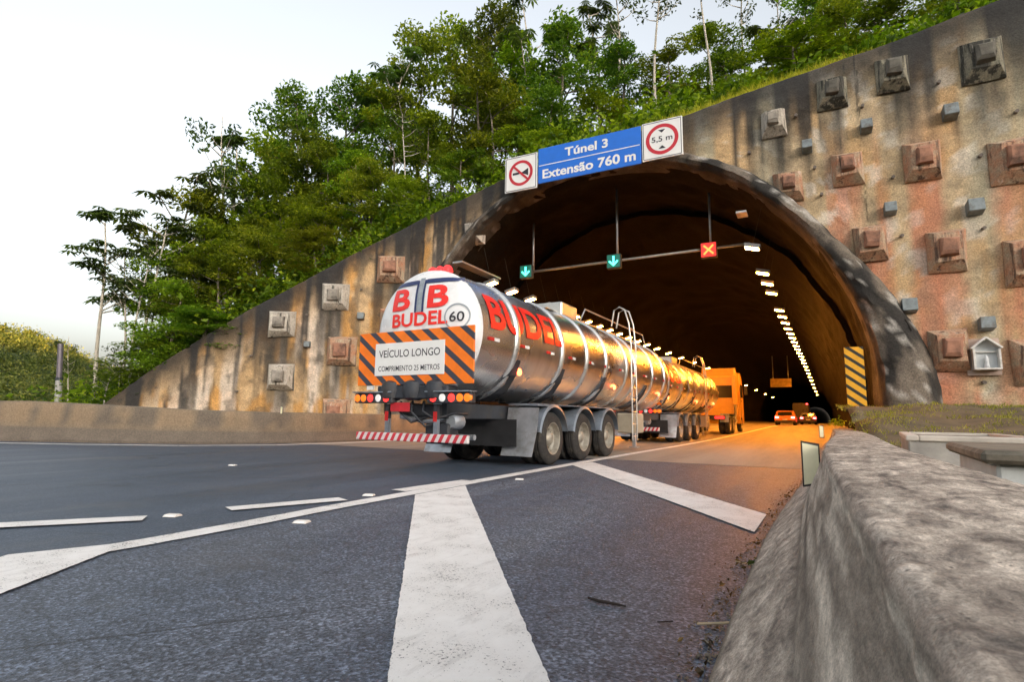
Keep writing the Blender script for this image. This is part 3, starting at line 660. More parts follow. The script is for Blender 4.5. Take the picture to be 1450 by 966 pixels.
# ------------------------------------------------------------ lane signals on a hanging pipe
GY = 22.0
gp = empty('signal_gantry', (CX, GY, 7.5), 0, 'thin horizontal steel pipe hung across the tunnel mouth carrying lane signals', 'gantry')
MB().tube([(-4.3, 0, -.05), (5.15, 0, .05)], .05, 10).build('crossbar', m_steel, gp, True)
for x in (-3.87, .03, 3.75):
    zt = archz(x)-7.5+.1; MB().tube([(x, 0, -.1), (x, 0, zt)], .045, 10).build('hanger', m_steel, gp, True)
m_case = simple('signal_case', (.02, .03, .03), .6, 0, .2, 6); m_led_g = emit('green_led', (.05, 1.0, .55), 1.6); m_led_r = emit('red_led', (1.0, .20, .03), .75)
def lane_signal(x, kind, label):
    e = empty('lane_signal', (x, GY-.16, 7.42), 0, label, 'traffic signal', 'lane signals across the tunnel mouth')
    MB().box((0, 0, 0), (.60, .22, .60), .02).build('case', m_case, e)
    glow = emit('signal_face_'+kind, (.0, .25, .16) if kind == 'go' else (.9, .012, .008), .10 if kind == 'go' else .45, (.01, .05, .04)); 
    MB().box((0, -.116, 0), (.54, .01, .54), .004).build('face', glow, e)
    if kind == 'go':
        mb = MB().box((0, -.126, .04), (.07, .01, .34)); mb.box((-.085, -.126, -.09), (.06, .01, .27), 0, Matrix.Rotation(R(-45), 3, 'Y')); mb.box((.085, -.126, -.09), (.06, .01, .27), 0, Matrix.Rotation(R(45), 3, 'Y'))
        mb.build('arrow', m_led_g, e)
    else:
        mb = MB().box((0, -.126, 0), (.07, .01, .5), 0, Matrix.Rotation(R(45), 3, 'Y')).box((0, -.128, 0), (.07, .01, .5), 0, Matrix.Rotation(R(-45), 3, 'Y')); mb.build('cross', m_led_r, e)
lane_signal(-10.72, 'go', 'leftmost green down-arrow lane signal hanging in the tunnel mouth'); lane_signal(-6.66, 'go', 'middle green down-arrow lane signal over the tanker'); lane_signal(-2.90, 'stop', 'red cross lane signal hanging over the right lane')

# ------------------------------------------------------------ tunnel lamps
m_lamp = emit('sodium_lamp', (1.0, .32, .03), 165.0); m_lcase = simple('lamp_housing', (.30, .29, .28), .5, .5, .2, 6)
lampR = [20.8, 24.7, 26.8, 29.0, 34.0, 36.4, 39.0, 41.8, 44.5, 47.2, 50, 53, 56, 59.5, 63, 67, 71, 76, 81, 87, 94, 102, 112, 124, 138, 155]
lampL = [20.2, 22.0, 23.85, 25.7, 27.5, 29.4, 31.3, 33.2, 35.1, 37.1, 39.2, 41.5, 44, 47, 51, 56, 62, 70, 80, 92, 106, 122, 140, 160]
proto = None; m_dkh = simple('dark_rod', (.02, .018, .015), .8)
ORD = ['nearest', 'second', 'third', 'fourth', 'fifth', 'sixth', 'seventh', 'eighth', 'ninth', 'tenth', 'eleventh', 'twelfth', 'thirteenth', 'fourteenth', 'fifteenth', 'sixteenth', 'seventeenth', 'eighteenth', 'nineteenth', 'twentieth', 'twenty-first', 'twenty-second', 'twenty-third', 'twenty-fourth', 'twenty-fifth', 'farthest']
for side, Ysl, x0, z0 in (('right', lampR, -1.33, 7.0), ('left', lampL, -11.6, 6.6)):
    for i, Y in enumerate(Ysl):
        if proto is None:
            proto = empty('tunnel_lamp'); MB().box((0, 0, .06), (.55, .42, .14), .02).build('housing', m_lcase, proto); bright = MB().box((0, 0, -.022), (.44, .30, .02)).build('lens', m_lamp, proto).data
            dim_lens = MB().box((0, 0, -.022), (.44, .30, .02)).build('lens', emit('mouth_lamp', (1.0, .40, .10), 38.0)); dl = dim_lens.data; bpy.data.objects.remove(dim_lens)
            MB().tube([(0, 0, .1), (0, 0, 1.7)], .007, 5).build('hanger', m_dkh, proto); e = proto
        else: e = copy_tree(proto)
        e.location = (x0+ox(Y)-ox(20), Y, z0+rz(Y)); e.rotation_euler = (0, R(14 if side == 'right' else -14), 0)
        for ch in e.children:
            if ch.name.startswith('lens'): ch.data = dl if Y < 24.2 else bright
        nm = 'farthest' if i == len(Ysl)-1 else ORD[i]
        tag(e, '%s lit sodium lamp from the mouth in the %s ceiling row of the tunnel' % (nm, side), 'tunnel lamp', 'sodium lamps in the tunnel')
mb = MB()
t_ = [(-11.6+ox(Y)-ox(20), Y, 6.86+rz(Y)) for Y in np.linspace(17.6, 20.6, 4)]
tr = empty('cable_tray', (-11.6, 20, 6.9), 0, 'silver cable tray above the left lamp row of the tunnel', 'cable tray')
mb.loft([[(x-.22, y, z), (x+.22, y, z), (x+.22, y, z+.07), (x-.22, y, z+.07)] for x, y, z in t_], True, True); world_child(mb.build('tray', m_steel), tr)
tr = empty('cable_tray', (-1.33, 20, 7.3), 0, 'short silver tray plate above the right lamp row of the tunnel', 'cable tray')
mb = MB(); mb.loft([[(x-.15, y, z), (x+.15, y, z), (x+.15, y, z+.06), (x-.15, y, z+.06)] for x, y, z in [(-1.33+ox(Y)-ox(20), Y, 7.30+rz(Y)) for Y in np.linspace(17.8, 18.3, 3)]], True, True); world_child(mb.build('tray', m_steel), tr)
e = empty('overhead_sign', (-2.63, 90, 5.9), 0, 'faint yellowish overhead message board deep inside the tunnel', 'overhead sign')
MB().box((0, 0, .65), (2.8, .12, 1.25), .02).build('sign_panel', simple('dull_yellow_panel', (.45, .32, .10), .6, 0, .4, 2), e)
mb = MB()
for x in (-1, 1): mb.tube([(x, 0, 1.2), (x, 0, 4.6)], .05, 8)
mb.build('hanger', m_steel, e)

# ------------------------------------------------------------ road tanker
def mk_tank():
    t = NT('polished_tank_steel'); co = t.coord((1, .6, 1)); nz = t.noise(co, 1.4, 2, .5); br = t.noise(t.coord((.6, 40, .6)), 3, 3)
    base = t.ramp(nz, [(.3, (.80, .80, .80)), (.7, (.92, .92, .92))]); base = t.mix(t.ramp(t.noise(t.coord((1, 2.5, .4)), 1.2, 5, .6), [(.48, 0.0), (.75, .3)]), base, (.40, .37, .33))
    return t.done(base, t.ramp(nz, [(.3, .24), (.7, .32)]), 1.0, t.bump(br, .06, .003))
m_tank = mk_tank()
m_band = simple('bright_band', (.80, .80, .79), .32, .85, .1, 5); m_hwhite = simple('white_head_paint', (.80, .81, .82), .3, 0, .05, 3, 0, 40, (.66, .66, .66)); m_tred = simple('red_lettering', (.85, .025, .015), .4, 0, .1, 4)
m_navy = simple('navy_stripe', (.02, .035, .12), .4, 0, .1, 4); m_dk = simple('dark_chassis', (.035, .04, .05), .6, .1, .4, 5, .2, 30, (.07, .06, .05)); m_grey = simple('grey_strip', (.30, .34, .38), .4)
m_fend = simple('bluegrey_fender', (.30, .35, .42), .38, .5, .22, 3, .1, 20, (.17, .15, .12)); m_tyre = simple('tyre_rubber', (.028, .026, .025), .85, 0, .35, 7, .3, 40, (.10, .085, .065)); m_rim2 = simple('dusty_rim', (.42, .39, .33), .5, .5, .2, 5, 0, 30, (.20, .17, .13))
m_board = stripes('orange_black_board', (1.0, .22, .01), (.05, .055, .08), (.72, .9), -3.6, .62); m_rw = stripes('red_white_bumper', (.62, .04, .06), (.75, .70, .70), (1.0, -.55), 7.0, .5)
m_lr = emit('tail_red', (1.0, .02, .015), .9, (.4, .01, .01)); m_lw = emit('tail_white', (.9, .85, .8), .08, (.7, .7, .7)); m_lo = emit('tail_orange', (1.0, .16, .01), .25, (.6, .15, .01)); m_rr = simple('red_reflector', (.55, .02, .02), .35); m_lred2 = emit('marker_lamp', (1.0, .10, .03), 3.0, (.5, .05, .02))
m_plate = simple('red_plate', (.50, .02, .03), .5); m_alu = simple('ladder_aluminium', (.62, .61, .58), .35, .8, .12, 6); m_flap = simple('steel_flap', (.46, .49, .53), .35, .6, .2, 4, .1, 20, (.20, .18, .15)); m_toolbox = simple('toolbox_paint', (.42, .37, .28), .55, 0, .15, 4)
TZ, TR, TL = 2.34, 1.12, 12.3
def yhead(r): q = min(r/TR, 1.0); return .30*(1-math.sqrt(max(0, 1-q**3)))
def wheel(root, x, y, sgn, z=.51, r=.51, dual=True):
    e = bpy.data.objects.new('wheel', None); col.objects.link(e); e.parent = root; e.location = (x, y, z); e.empty_display_size = .2
    w_ = .27; mb = MB()
    for off in ((0, -.32*sgn) if dual else (0,)):
        pr = [(-w_/2, r*.62), (-w_/2-.005, r*.80), (-w_/2+.02, r*.95), (-w_/2+.06, r)] + [(a, r*(1 if k % 2 else .975)) for k, a in enumerate(np.linspace(-.07, .07, 7))] + [(w_/2-.06, r), (w_/2-.02, r*.95), (w_/2+.005, r*.80), (w_/2, r*.62), (0, r*.56)]
        mb.lathe([(a+off, q) for a, q in pr]+[(pr[0][0]+off, pr[0][1])], 36, 'x', (0, 0, 0), False)
    mb.build('tyre', m_tyre, e, True, 40)
    mb = MB(); s = sgn; mb.lathe([(s*w_*.50, r*.635), (s*w_*.46, r*.58), (s*.02, r*.54), (-s*.02, r*.44), (-s*.01, r*.30), (s*.03, r*.26), (s*.09, r*.20), (s*.11, r*.12), (s*.11, .001)], 28, 'x', (0, 0, 0), False); mb.build('rim', m_rim2, e, True, 40)
    mb = MB()
    for k in range(10): q = 2*math.pi*k/10; mb.box((s*.0, r*.37*math.cos(q), r*.37*math.sin(q)), (.05, .035, .035), .006)
    mb.build('wheel_nuts', m_rim2, e)
    return e
def build_trailer():
    t = empty('tank_trailer')
    # shell
    mb = MB(); loops = []
    ysec = [(.30, 1.0), (.36, 1.0)] + [(y, 1.0) for y in np.linspace(.8, TL-.4, 14)] + [(TL-.3, 1.0), (TL-.18, .97), (TL-.08, .86), (TL-.02, .6), (TL, .02)]
    for y, k in ysec: loops.append([(TR*k*math.cos(2*math.pi*a/96), y, TZ+TR*k*math.sin(2*math.pi*a/96)) for a in range(96)])
    mb.loft(loops); mb.build('tank_shell', m_tank, t, True, 50)
    mb = MB(); loops = []
    for q in (1.0, .985, .96, .92, .86, .75, .6, .4, .2, .01): loops.append([(TR*q*math.cos(2*math.pi*a/64), yhead(TR*q) if q < 1 else .31, TZ+TR*q*math.sin(2*math.pi*a/64)) for a in range(64)])
    mb.loft(loops); hd = mb.build('rear_head', m_hwhite, t, True)
    hf = lambda cx, cz, o_=.014: (lambda u, v: (cx+u, yhead(math.hypot(cx+u, cz+v-TZ))-o_, cz+v))
    for cx in (-.42, .38): add_text('head_letter', 'B', .42, .40, hf(cx, 2.92), m_tred, hd, .03, .05, .05)
    add_text('head_lettering', 'BUDEL', 1.20, .24, hf(.0, 2.545), m_tred, hd, .025, .05, .05)
    add_text('head_number', '60', .26, .17, hf(.76, 2.54), m_sblk, hd, .01, .05, .05); ring_geo(.20, .225, hf(.76, 2.54)).build('number_ring', m_grey, hd)
    def strip(x0, x1, z0, z1, mat, nm, o_=.014):
        f = hf(0, 0, o_); mb = MB(); mb.loft([[f(x, z) for x in np.linspace(x0, x1, 8)] for z in np.linspace(z0, z1, 8)], False); mb.build(nm, mat, hd)
    strip(-.72, -.10, 3.17, 3.25, m_navy, 'navy_bar'); strip(.10, .74, 3.17, 3.25, m_navy, 'navy_bar'); strip(-.10, -.055, 2.66, 3.24, m_navy, 'navy_bar', .015); strip(.055, .10, 2.66, 3.24, m_navy, 'navy_bar', .015); strip(-.05, .05, 2.66, 3.28, m_grey, 'grey_bar')
    for y in (1.45, 3.4, 4.75, 6.0, 7.6, 8.35, 10.1, 11.5):
        mb = MB(); mb.loft([[(r*math.cos(2*math.pi*a/56), y+d, TZ+r*math.sin(2*math.pi*a/56)) for a in range(56)] for d, r in ((-.075, TR-.005), (-.055, TR+.03), (0, TR+.042), (.055, TR+.03), (.075, TR-.005))]); mb.build('tank_band', m_band, t, True)
    sf = lambda yc, phi0: (lambda u, v: ((TR+.012)*math.cos(phi0+v/TR), yc+u, TZ+(TR+.012)*math.sin(phi0+v/TR)))
    add_text('side_lettering', 'BUDEL', 2.95, .66, sf(2.0, R(19)), m_tred, t, .03, .06)
    sfl = lambda yc, phi0: (lambda u, v: (-(TR+.012)*math.cos(phi0+v/TR), yc-u, TZ+(TR+.012)*math.sin(phi0+v/TR)))
    add_text('side_lettering', 'BUDEL', 2.95, .66, sfl(2.0, R(19)), m_tred, t, .03, .06)
    for k in range(11):
        y = .55+k*1.08
        for m, dy in ((m_rr, 0), (m_lw if False else m_swhite, .17)):
            MB().box(((TR+.012)*.995, y+dy, TZ-.13), (.02, .16, .055)).build('side_reflector', m, t)
    for y in (1.75, 6.9, 11.2): MB().lathe([(0, .07), (.03, .065), (.05, .03), (.055, .001)], 14, 'x', (TR*math.cos(R(-32))+.03, y, TZ+TR*math.sin(R(-32)))).build('marker_lamp', m_lred2, t, True)
    for y in (1.55, 3.5, 6.0, 9.5):
        for s in (-1, 1):
            mb = MB(); mb.loft([[(s*(TR+d)*math.cos(R(a)), yy, TZ+(TR+d)*math.sin(R(a))) for a, yy in ((-20, y-.06), (-35, y-.14), (-55, y-.28), (-78, y-.40), (-78, y+.40), (-55, y+.28), (-35, y+.14), (-20, y+.06))] for d in (.0, .05)], True, True); mb.build('saddle_plate', m_dk, t)
    # warning board
    bd = MB().box((0, -.10, 1.88), (2.46, .035, .92), .006).build('warning_board', m_board, t)
    MB().box((-.08, -.123, 1.86), (1.50, .012, .56), .004).build('text_plate', m_swhite, bd)
    add_text('lettering', 'VEÍCULO LONGO', 1.32, .16, fl(-.08, 1.97, -.132), m_sblk, bd, .006); add_text('lettering', 'COMPRIMENTO 25 METROS', 1.32, .09, fl(-.08, 1.70, -.132), m_sblk, bd, .004)
    # frame, bumper, lights
    mb = MB()
    for s in (-1, 1): mb.box((s*.45, 6.0, 1.0), (.12, 11.6, .26), .01)
    for y in (.25, 2.0, 3.5, 5.1, 6.7, 9.0, 11.5): mb.box((0, y, 1.0), (.8, .12, .18), .01)
    mb.build('chassis_frame', m_dk, t)
    mb = MB().box((0, .02, 1.30), (1.5, .30, .22), .02)
    for x in (-.48, 0, .48): mb.lathe([(1.16, .10), (1.20, .17), (1.34, .20), (1.46, .17), (1.50, .08)], 16, 'z', (x, -.04, 0))
    mb.build('rear_valve_cluster', m_dk, t, True, 40)
    for s in (-1, 1):
        cl = MB().box((s*.80, -.10, 1.20), (.86, .14, .17), .015).build('light_bar', m_dk, t); MB().box((s*.80, -.12, 1.30), (.88, .2, .02)).build('light_bar_shelf', m_fend, cl)
        for k, (m, dx) in enumerate(((m_lr, -.30), (m_lw, -.12), (m_lr, .06), (m_lo, .22), (m_lo, .36))): MB().lathe([(-.175, .001), (-.175, .055), (-.165, .075), (-.14, .08)], 16, 'y', (s*.80+(dx if s > 0 else -dx), 0, 1.20)).build('tail_lamp', m, cl, True)
    MB().box((-.25, -.09, 1.05), (.42, .015, .15), .003).build('licence_plate', m_plate, t)
    MB().box((-.94, -.09, 1.42), (.16, .02, .15)).build('small_tag', m_swhite, t)
    for s in (-1, 1):
        x = s*.52-.05; MB().box((x, -.02, .98), (.075, .07, .24)).build('bumper_post', m_dk, t); MB().box((x, -.062, .90), (.07, .012, .16)).build('post_reflector', m_rr, t); MB().box((x, -.02, .72), (.075, .07, .27)).build('bumper_post', m_fend, t)
    MB().box((-.05, -.06, .555), (2.36, .07, .13), .01).build('bumper_bar', m_rw, t)
    mb = MB().tube([(-.6, .9, .55), (.6, .9, .55)], .05); mb.lathe([(.25, .10), (.3, .13), (.5, .13), (.55, .06)], 12, 'y', (.55, 0, .82)); mb.tube([(-.4, .1, .9), (0, .25, .82), (.6, .3, .85)], .04); mb.build('coupling_gear', m_flap, t, True, 40)
    for k, (x0, x1, zz) in enumerate(((-.35, .1, .80), (-.1, .45, .74), (.15, .62, .86))):
        MB().tube([(x0, .05, 1.15), (x0+.03, -.02, .98), ((x0+x1)/2, .06, zz), (x1, .25, zz+.10), (x1+.02, .6, .95)], .022, 8).build('hose', m_dk, t, True)
    MB().box((.3, .35, .62), (.5, .3, .34), .03).build('spare_carrier', m_dk, t); MB().box((0, 1.75, .62), (1.9, .02, .5)).build('shade_panel', m_black, t)  # black panel across the underbody stands in for the shaded void
    for ay in (2.75, 4.30, 5.85):
        MB().tube([(-1.0, ay, .51), (1.0, ay, .51)], .075, 12).build('axle', m_dk, t, True)
        for s in (-1, 1): wheel(t, s*1.085, ay, s)
        for s in (-1, 1):
            mb = MB(); loops = []
            for a in np.linspace(R(8), R(172), 19):
                y, z = ay+.64*math.cos(a), .56+.62*math.sin(a)
                y2, z2 = ay+.60*math.cos(a), .56+.58*math.sin(a)
                loops.append([(s*.60, y, z), (s*1.24, y, z), (s*1.26, y2, z2-.02), (s*1.24, y2, z2), (s*.60, y2, z2)])
            mb.loft(loops, True, True); mb.build('fender', m_fend, t, True, 35)
    for s in (-1, 1):
        mb = MB(); xs_ = (s*.58, s*1.24); loops = [[(xs_[0], 2.08+dy, 1.10), (xs_[1], 2.08+dy, 1.10), (xs_[1], 1.98+dy, .62), (xs_[1], 1.80+dy, .20), (xs_[0], 1.80+dy, .20), (xs_[0], 1.98+dy, .62)] for dy in (0, .015)]
        mb.loft(loops, True, True); mb.build('mud_flap', m_flap, t)
        mb = MB().box((s*.92, 4.3, 1.165), (.64, 4.5, .02), .005).box((s*.92, 2.3, 1.145), (.64, .5, .02)); mb.build('fender_bridge', m_fend, t)
        MB().box((s*.95, 8.35, .80), (.5, .9, .55), .03).build('toolbox', m_toolbox, t)
        mb = MB().box((s*.75, 9.3, .55), (.10, .12, .9), .01).box((s*.75, 9.3, .08), (.24, .28, .03)); mb.build('landing_leg', m_flap, t)
    # top gear
    MB().box((.0, 5.4, TZ+TR+.13), (.75, .95, .34), .03).build('manhole_box', m_alu, t)
    mb = MB().box((0, 8.0, TZ+TR+.05), (.5, 7.4, .03))
    for s in (-1, 1): mb.tube([(s*.42, 6.0, TZ+TR+.02), (s*.42, 6.3, TZ+TR+.34), (s*.42, 11.4, TZ+TR+.34), (s*.42, 11.7, TZ+TR+.02)], .02, 6)
    mb.build('walkway', m_alu, t)
    mb = MB()
    for dy in (-.2, .2):
        mb.tube([(1.28, 7.7+dy, .35), (1.28, 7.7+dy, 2.9), (1.22, 7.7+dy, 3.55), (1.10, 7.7+dy, 3.95), (.95, 7.7+dy, 4.03), (.80, 7.7+dy, 3.95), (.72, 7.7+dy, 3.5)], .022, 8)
    for z in np.arange(.45, 3.5, .33): mb.tube([(1.28 if z < 3 else 1.24, 7.5, z), (1.28 if z < 3 else 1.24, 7.9, z)], .016, 6)
    mb.build('ladder', m_alu, t, True, 50)
    mb = MB().box((0, .55, TZ+TR+.03), (.5, .1, .04))
    for x in (-.17, 0, .17): mb.lathe([(.02, .085), (.09, .08), (.13, .05), (.145, .001)], 14, 'z', (x, .55, TZ+TR))
    mb.build('beacon', emit('beacon_red', (1.0, .02, .02), .55, (.6, .01, .01)), t, True, 40)
    return t
tr1 = build_trailer()
tr2 = copy_tree(tr1)
tr1.location = (-5.72, 7.5, 0); tr1.rotation_euler = (0, 0, R(-2.6))
tag(tr1, 'rear polished steel tank trailer with striped warning board and red lettering', 'tank trailer', 'coupled tank trailers')
tr2.location = (-5.70, 20.3, rz(24)); tr2.rotation_euler = (R(.3), 0, R(-1.6)); tr2.scale = (1, 1.1, 1)
tag(tr2, 'front polished steel tank trailer already inside the tunnel mouth behind the cab', 'tank trailer', 'coupled tank trailers')
def build_tractor():
    t = empty('truck_tractor', (0, 0, 0), 0, 'yellow-orange truck tractor pulling the tank trailers inside the tunnel', 'truck')
    m_cab = simple('cab_yellow_paint', (.62, .36, .06), .35, 0, .1, 3); m_gl = simple('dark_glass', (.02, .02, .025), .08, 0, .1, 3)
    prof = [(4.5, 1.0), (4.5, 3.55), (4.75, 3.80), (5.6, 3.85), (6.35, 3.35), (6.75, 2.1), (6.8, .55), (5.0, .55), (4.95, 1.0)]
    mb = MB(); mb.loft([[(x*k, y, z) for y, z in prof] for x, k in ((-1.2, 1), (-1.23, 1), (1.23, 1), (1.2, 1))], True, True); cb = mb.build('cab', m_cab, t)
    for s in (-1, 1):
        MB().poly([(s*1.235, 5.45, 2.25), (s*1.235, 6.45, 2.25), (s*1.235, 6.25, 3.05), (s*1.235, 5.45, 3.1)]).build('side_window', m_gl, cb)
        MB().box((s*1.24, 5.42, 1.9), (.015, .03, 1.9)).build('door_seam', m_dk, cb); MB().box((s*1.25, 5.6, 2.0), (.03, .2, .05)).build('door_handle', m_dk, cb)
        MB().box((s*1.42, 6.5, 2.7), (.22, .1, .55), .03).build('mirror', m_dk, cb)
        MB().box((s*1.05, 4.35, 2.7), (.28, .5, 1.9), .04).build('side_fairing', m_cab, cb)
        mb = MB(); mb.lathe([(2.7, .05), (2.72, .30), (4.0, .30), (4.02, .05)], 20, 'y', (s*.88, 0, .75)); mb.build('fuel_tank', m_alu, t, True, 40)
    MB().box((0, 4.49, 2.6), (1.7, .02, .8)).build('rear_window', m_gl, cb)
    mb = MB(); mb.loft([[(x, 4.6, 3.5), (x, 4.55, 4.1), (x, 5.0, 4.15), (x, 5.9, 3.75)] for x in (-1.0, 1.0)], True, True); mb.build('roof_deflector', m_cab, cb)
    MB().tube([(1.05, 4.2, .9), (1.05, 4.2, 3.6)], .08, 12).build('exhaust_stack', m_alu, t, True)
    mb = MB()
    for s in (-1, 1): mb.box((s*.42, 3.2, .95), (.12, 6.4, .25))
    mb.build('chassis_frame', m_dk, t)
    MB().box((0, -.05, .95), (2.2, .08, .2)).build('rear_bar', m_dk, t)
    for s in (-1, 1):
        MB().box((s*.8, -.11, .95), (.5, .05, .14)).build('tail_lamp', m_lr, t)
        for ay in (.95, 2.25): wheel(t, s*1.08, ay, s)
        wheel(t, s*1.08, 5.75, s, dual=False)
        mb = MB(); mb.loft([[(s*.75, 1.6+1.35*math.cos(a), .55+.62*min(1, 2*math.sin(a))), (s*1.23, 1.6+1.35*math.cos(a), .55+.62*min(1, 2*math.sin(a)))] for a in np.linspace(.1, 3.04, 12)], False); mb.build('fender', m_fend, t)
    return t
tt = build_tractor(); tt.location = (-5.02, 33.9, rz(37)); tt.rotation_euler = (R(.6), 0, R(-2.3))

# ------------------------------------------------------------ vehicles deeper in the tunnel
def car(x, y, rz_, paint, w_, l_, h_, label, cat):
    e = empty('car' if cat == 'car' else 'box_truck', (x, y, rz(y)+.008), rz_, label, cat)
    mp = simple('paint_'+cat, paint, .3, 0, .08, 2); gl = simple('rear_glass', (.02, .02, .02), .1)
    if cat == 'car': prof = [(0, .35), (-.05, .6), (0, .95), (.15, 1.0), (.55, h_*.97), (1.0, h_), (2.1, h_), (3.0, 1.0), (l_-.1, .85), (l_, .55), (l_-.05, .3)]
    else: prof = [(0, .6), (0, h_), (l_-1.8, h_), (l_-1.7, h_*.85), (l_-.3, h_*.8), (l_, 1.2), (l_, .5)]
    loops = []
    for k, s in ((-.5, .93), (-.46, 1), (.46, 1), (.5, .93)):
        loops.append([(k*w_*(1 if z < 1.05 or cat != 'car' else .84), py+(1-s)*(.3 if py < l_/2 else -.3), z*(s if z > .9 else 1)) for py, z in prof])
    mb = MB(); mb.loft(loops, True, True); bd = mb.build('body', mp, e, True, 25)
    z0 = .82
    MB().quad((-.36*w_, .13, 1.03), (.36*w_, .13, 1.03), (.33*w_, .46, h_*.92), (-.33*w_, .46, h_*.92)).build('rear_window', gl, bd) if cat == 'car' else MB().box((0, -.01, h_*.55), (.03, .02, h_*.7)).build('door_seam', m_dk, bd)
    for s in (-1, 1):
        MB().box((s*w_*.39, -.05, z0), (w_*.17, .05, .17), .01).build('tail_lamp', emit('brake_lamp', (1, .03, .03), 14.0, (.5, .01, .01)), bd)
        for ay in (.75, l_-.85): wheel(e, s*(w_/2-.12), ay, s, .33, .33, False)
    MB().box((0, -.06, .62), (.45, .02, .12)).build('licence_plate', m_swhite, bd); MB().box((0, -.03, .42), (w_*.96, .12, .22), .03).build('bumper', m_dk, bd)
    if cat != 'car': MB().box((w_*.4, -.03, h_-.12), (.25, .05, .12)).build('marker_lamp', emit('high_lamp', (1, .03, .03), 6.0), bd)
    return e
car(-1.72, 66, R(-2), (.70, .25, .05), 1.95, 4.4, 1.55, 'orange hatchback with glowing tail lights driving through the tunnel', 'car')
car(.55, 80, R(-2), (.08, .08, .09), 1.85, 4.3, 1.45, 'small dark car with red tail lights at the right inside the tunnel', 'car')
car(-.3, 104, R(-2), (.06, .05, .05), 2.4, 7.5, 3.4, 'dark box truck with one high red lamp farthest inside the tunnel', 'box truck')

# ------------------------------------------------------------ forested slope behind the portal
AXY = Vector((-15.9, 20.45))
def f_main(d, k=1.0): return .76*min(d, 2.4) + .52*k*max(0, min(d, 45)-2.4)
def f_wing(d): return .30*min(d, 2.0) + .52*max(0, min(d, 45)-2.0)
def hillz(x, y):
    p = Vector((x, y))-AXY; s = p.dot(WD); d = -p.dot(WN)
    if s > 0: return wtop_z(s) - .25 + f_wing(max(d, 0))*(1-.97*sstep(13, 25, s))
    dm = max(y-20.45, 0); k = sstep(-14, -6, x); return top_z(x) - .25 + lerp(f_wing(dm), f_main(dm, lerp(1, .45, sstep(-5, 1, x))), k) - .35*sstep(1, 5, x)
m_hill = simple('forest_floor', (.050, .055, .022), .95, 0, .5, .6, .5, 4)
mb = MB(); rows = []
path = [(x, 20.45, 0, 1) for x in (70, 50, 35, 24, 16, 11, 8, 6, 4, 2, 0, -2, -4, -6, -8, -10, -12, -14)]
for k in np.linspace(0, 1, 6): a = lerp(0, math.atan2(.4913, .871), k); path.append((AXY.x, AXY.y, -math.sin(a), math.cos(a)))
for s in np.arange(1, 44, 1.2): q = AXY+WD*float(s); path.append((q.x, q.y, -WN.x, -WN.y))
for (x, y, nx, ny) in path:
    r = []
    for d in [0, .4, .8, 1.4, 2, 3, 4.5, 6, 8, 10, 13, 16, 20, 25, 32, 40, 50, 65, 90]:
        X, Y = x+nx*d, y+ny*d; Z = hillz(X, Y) + (.25*fbm(X*.4, Y*.4, 3, 4) if d > .5 else 0); r.append((X, Y, Z))
    rows.append(r)
mb.loft(rows, closed=False); tag(mb.build('hillside', m_hill, None, True), kind='structure')

m_bark = simple('grey_bark', (.20, .165, .12), .9, 0, .35, 4, .5, 20, (.09, .075, .05)); m_pale = simple('pale_bark', (.50, .45, .37), .85, 0, .25, 3, .4, 25, (.28, .24, .18))
LM = {'B': leafmat('leaf_green', [(.036, .068, .006), (.145, .215, .010), (.38, .42, .018)], .48), 'D': leafmat('leaf_dense', [(.026, .052, .006), (.105, .160, .010), (.28, .30, .016)], .42),
      'C': leafmat('leaf_umbrella', [(.040, .062, .022), (.085, .125, .034), (.16, .21, .04)], .36, .5), 'S': leafmat('leaf_sparse', [(.028, .045, .018), (.06, .085, .025), (.12, .14, .03)], .35), 'F': leafmat('far_leaf', [(.03, .045, .010), (.085, .098, .022), (.19, .175, .04)], .3), 'Y': leafmat('leaf_bright', [(.07, .11, .010), (.20, .25, .016), (.36, .37, .03)], .45)}
def leaf_mesh(name, C, size, mat, asp=.55, droop=.3, shade=None):
    N = len(C); C = np.asarray(C); L = rng.normal(0, 1, (N, 3)); L[:, 2] = L[:, 2]*.6 - droop; L /= np.linalg.norm(L, axis=1)[:, None]
    A = rng.normal(0, 1, (N, 3)); A[:, 2] += 1.2; Wd = np.cross(L, A); Wd /= np.linalg.norm(Wd, axis=1)[:, None]; Nn = np.cross(Wd, L)
    S = size*rng.uniform(.6, 1.3, N)[:, None]; V = np.zeros((N, 4, 3)); V[:, 0] = C-L*S*.5; V[:, 1] = C+Wd*S*asp*.5+Nn*S*.10; V[:, 2] = C+L*S*.5-Nn*S*.05; V[:, 3] = C-Wd*S*asp*.5+Nn*S*.10
    me = bpy.data.meshes.new(name); me.from_pydata(V.reshape(-1, 3).tolist(), [], np.arange(N*4).reshape(N, 4).tolist()); me.materials.append(mat)
    at = me.attributes.new('tint', 'FLOAT', 'FACE'); v = rng.beta(1.6, 2.2, N) if shade is None else np.clip(shade+rng.normal(0, .16, N), 0, 1); at.data.foreach_set('value', v.astype(np.float32)); return me
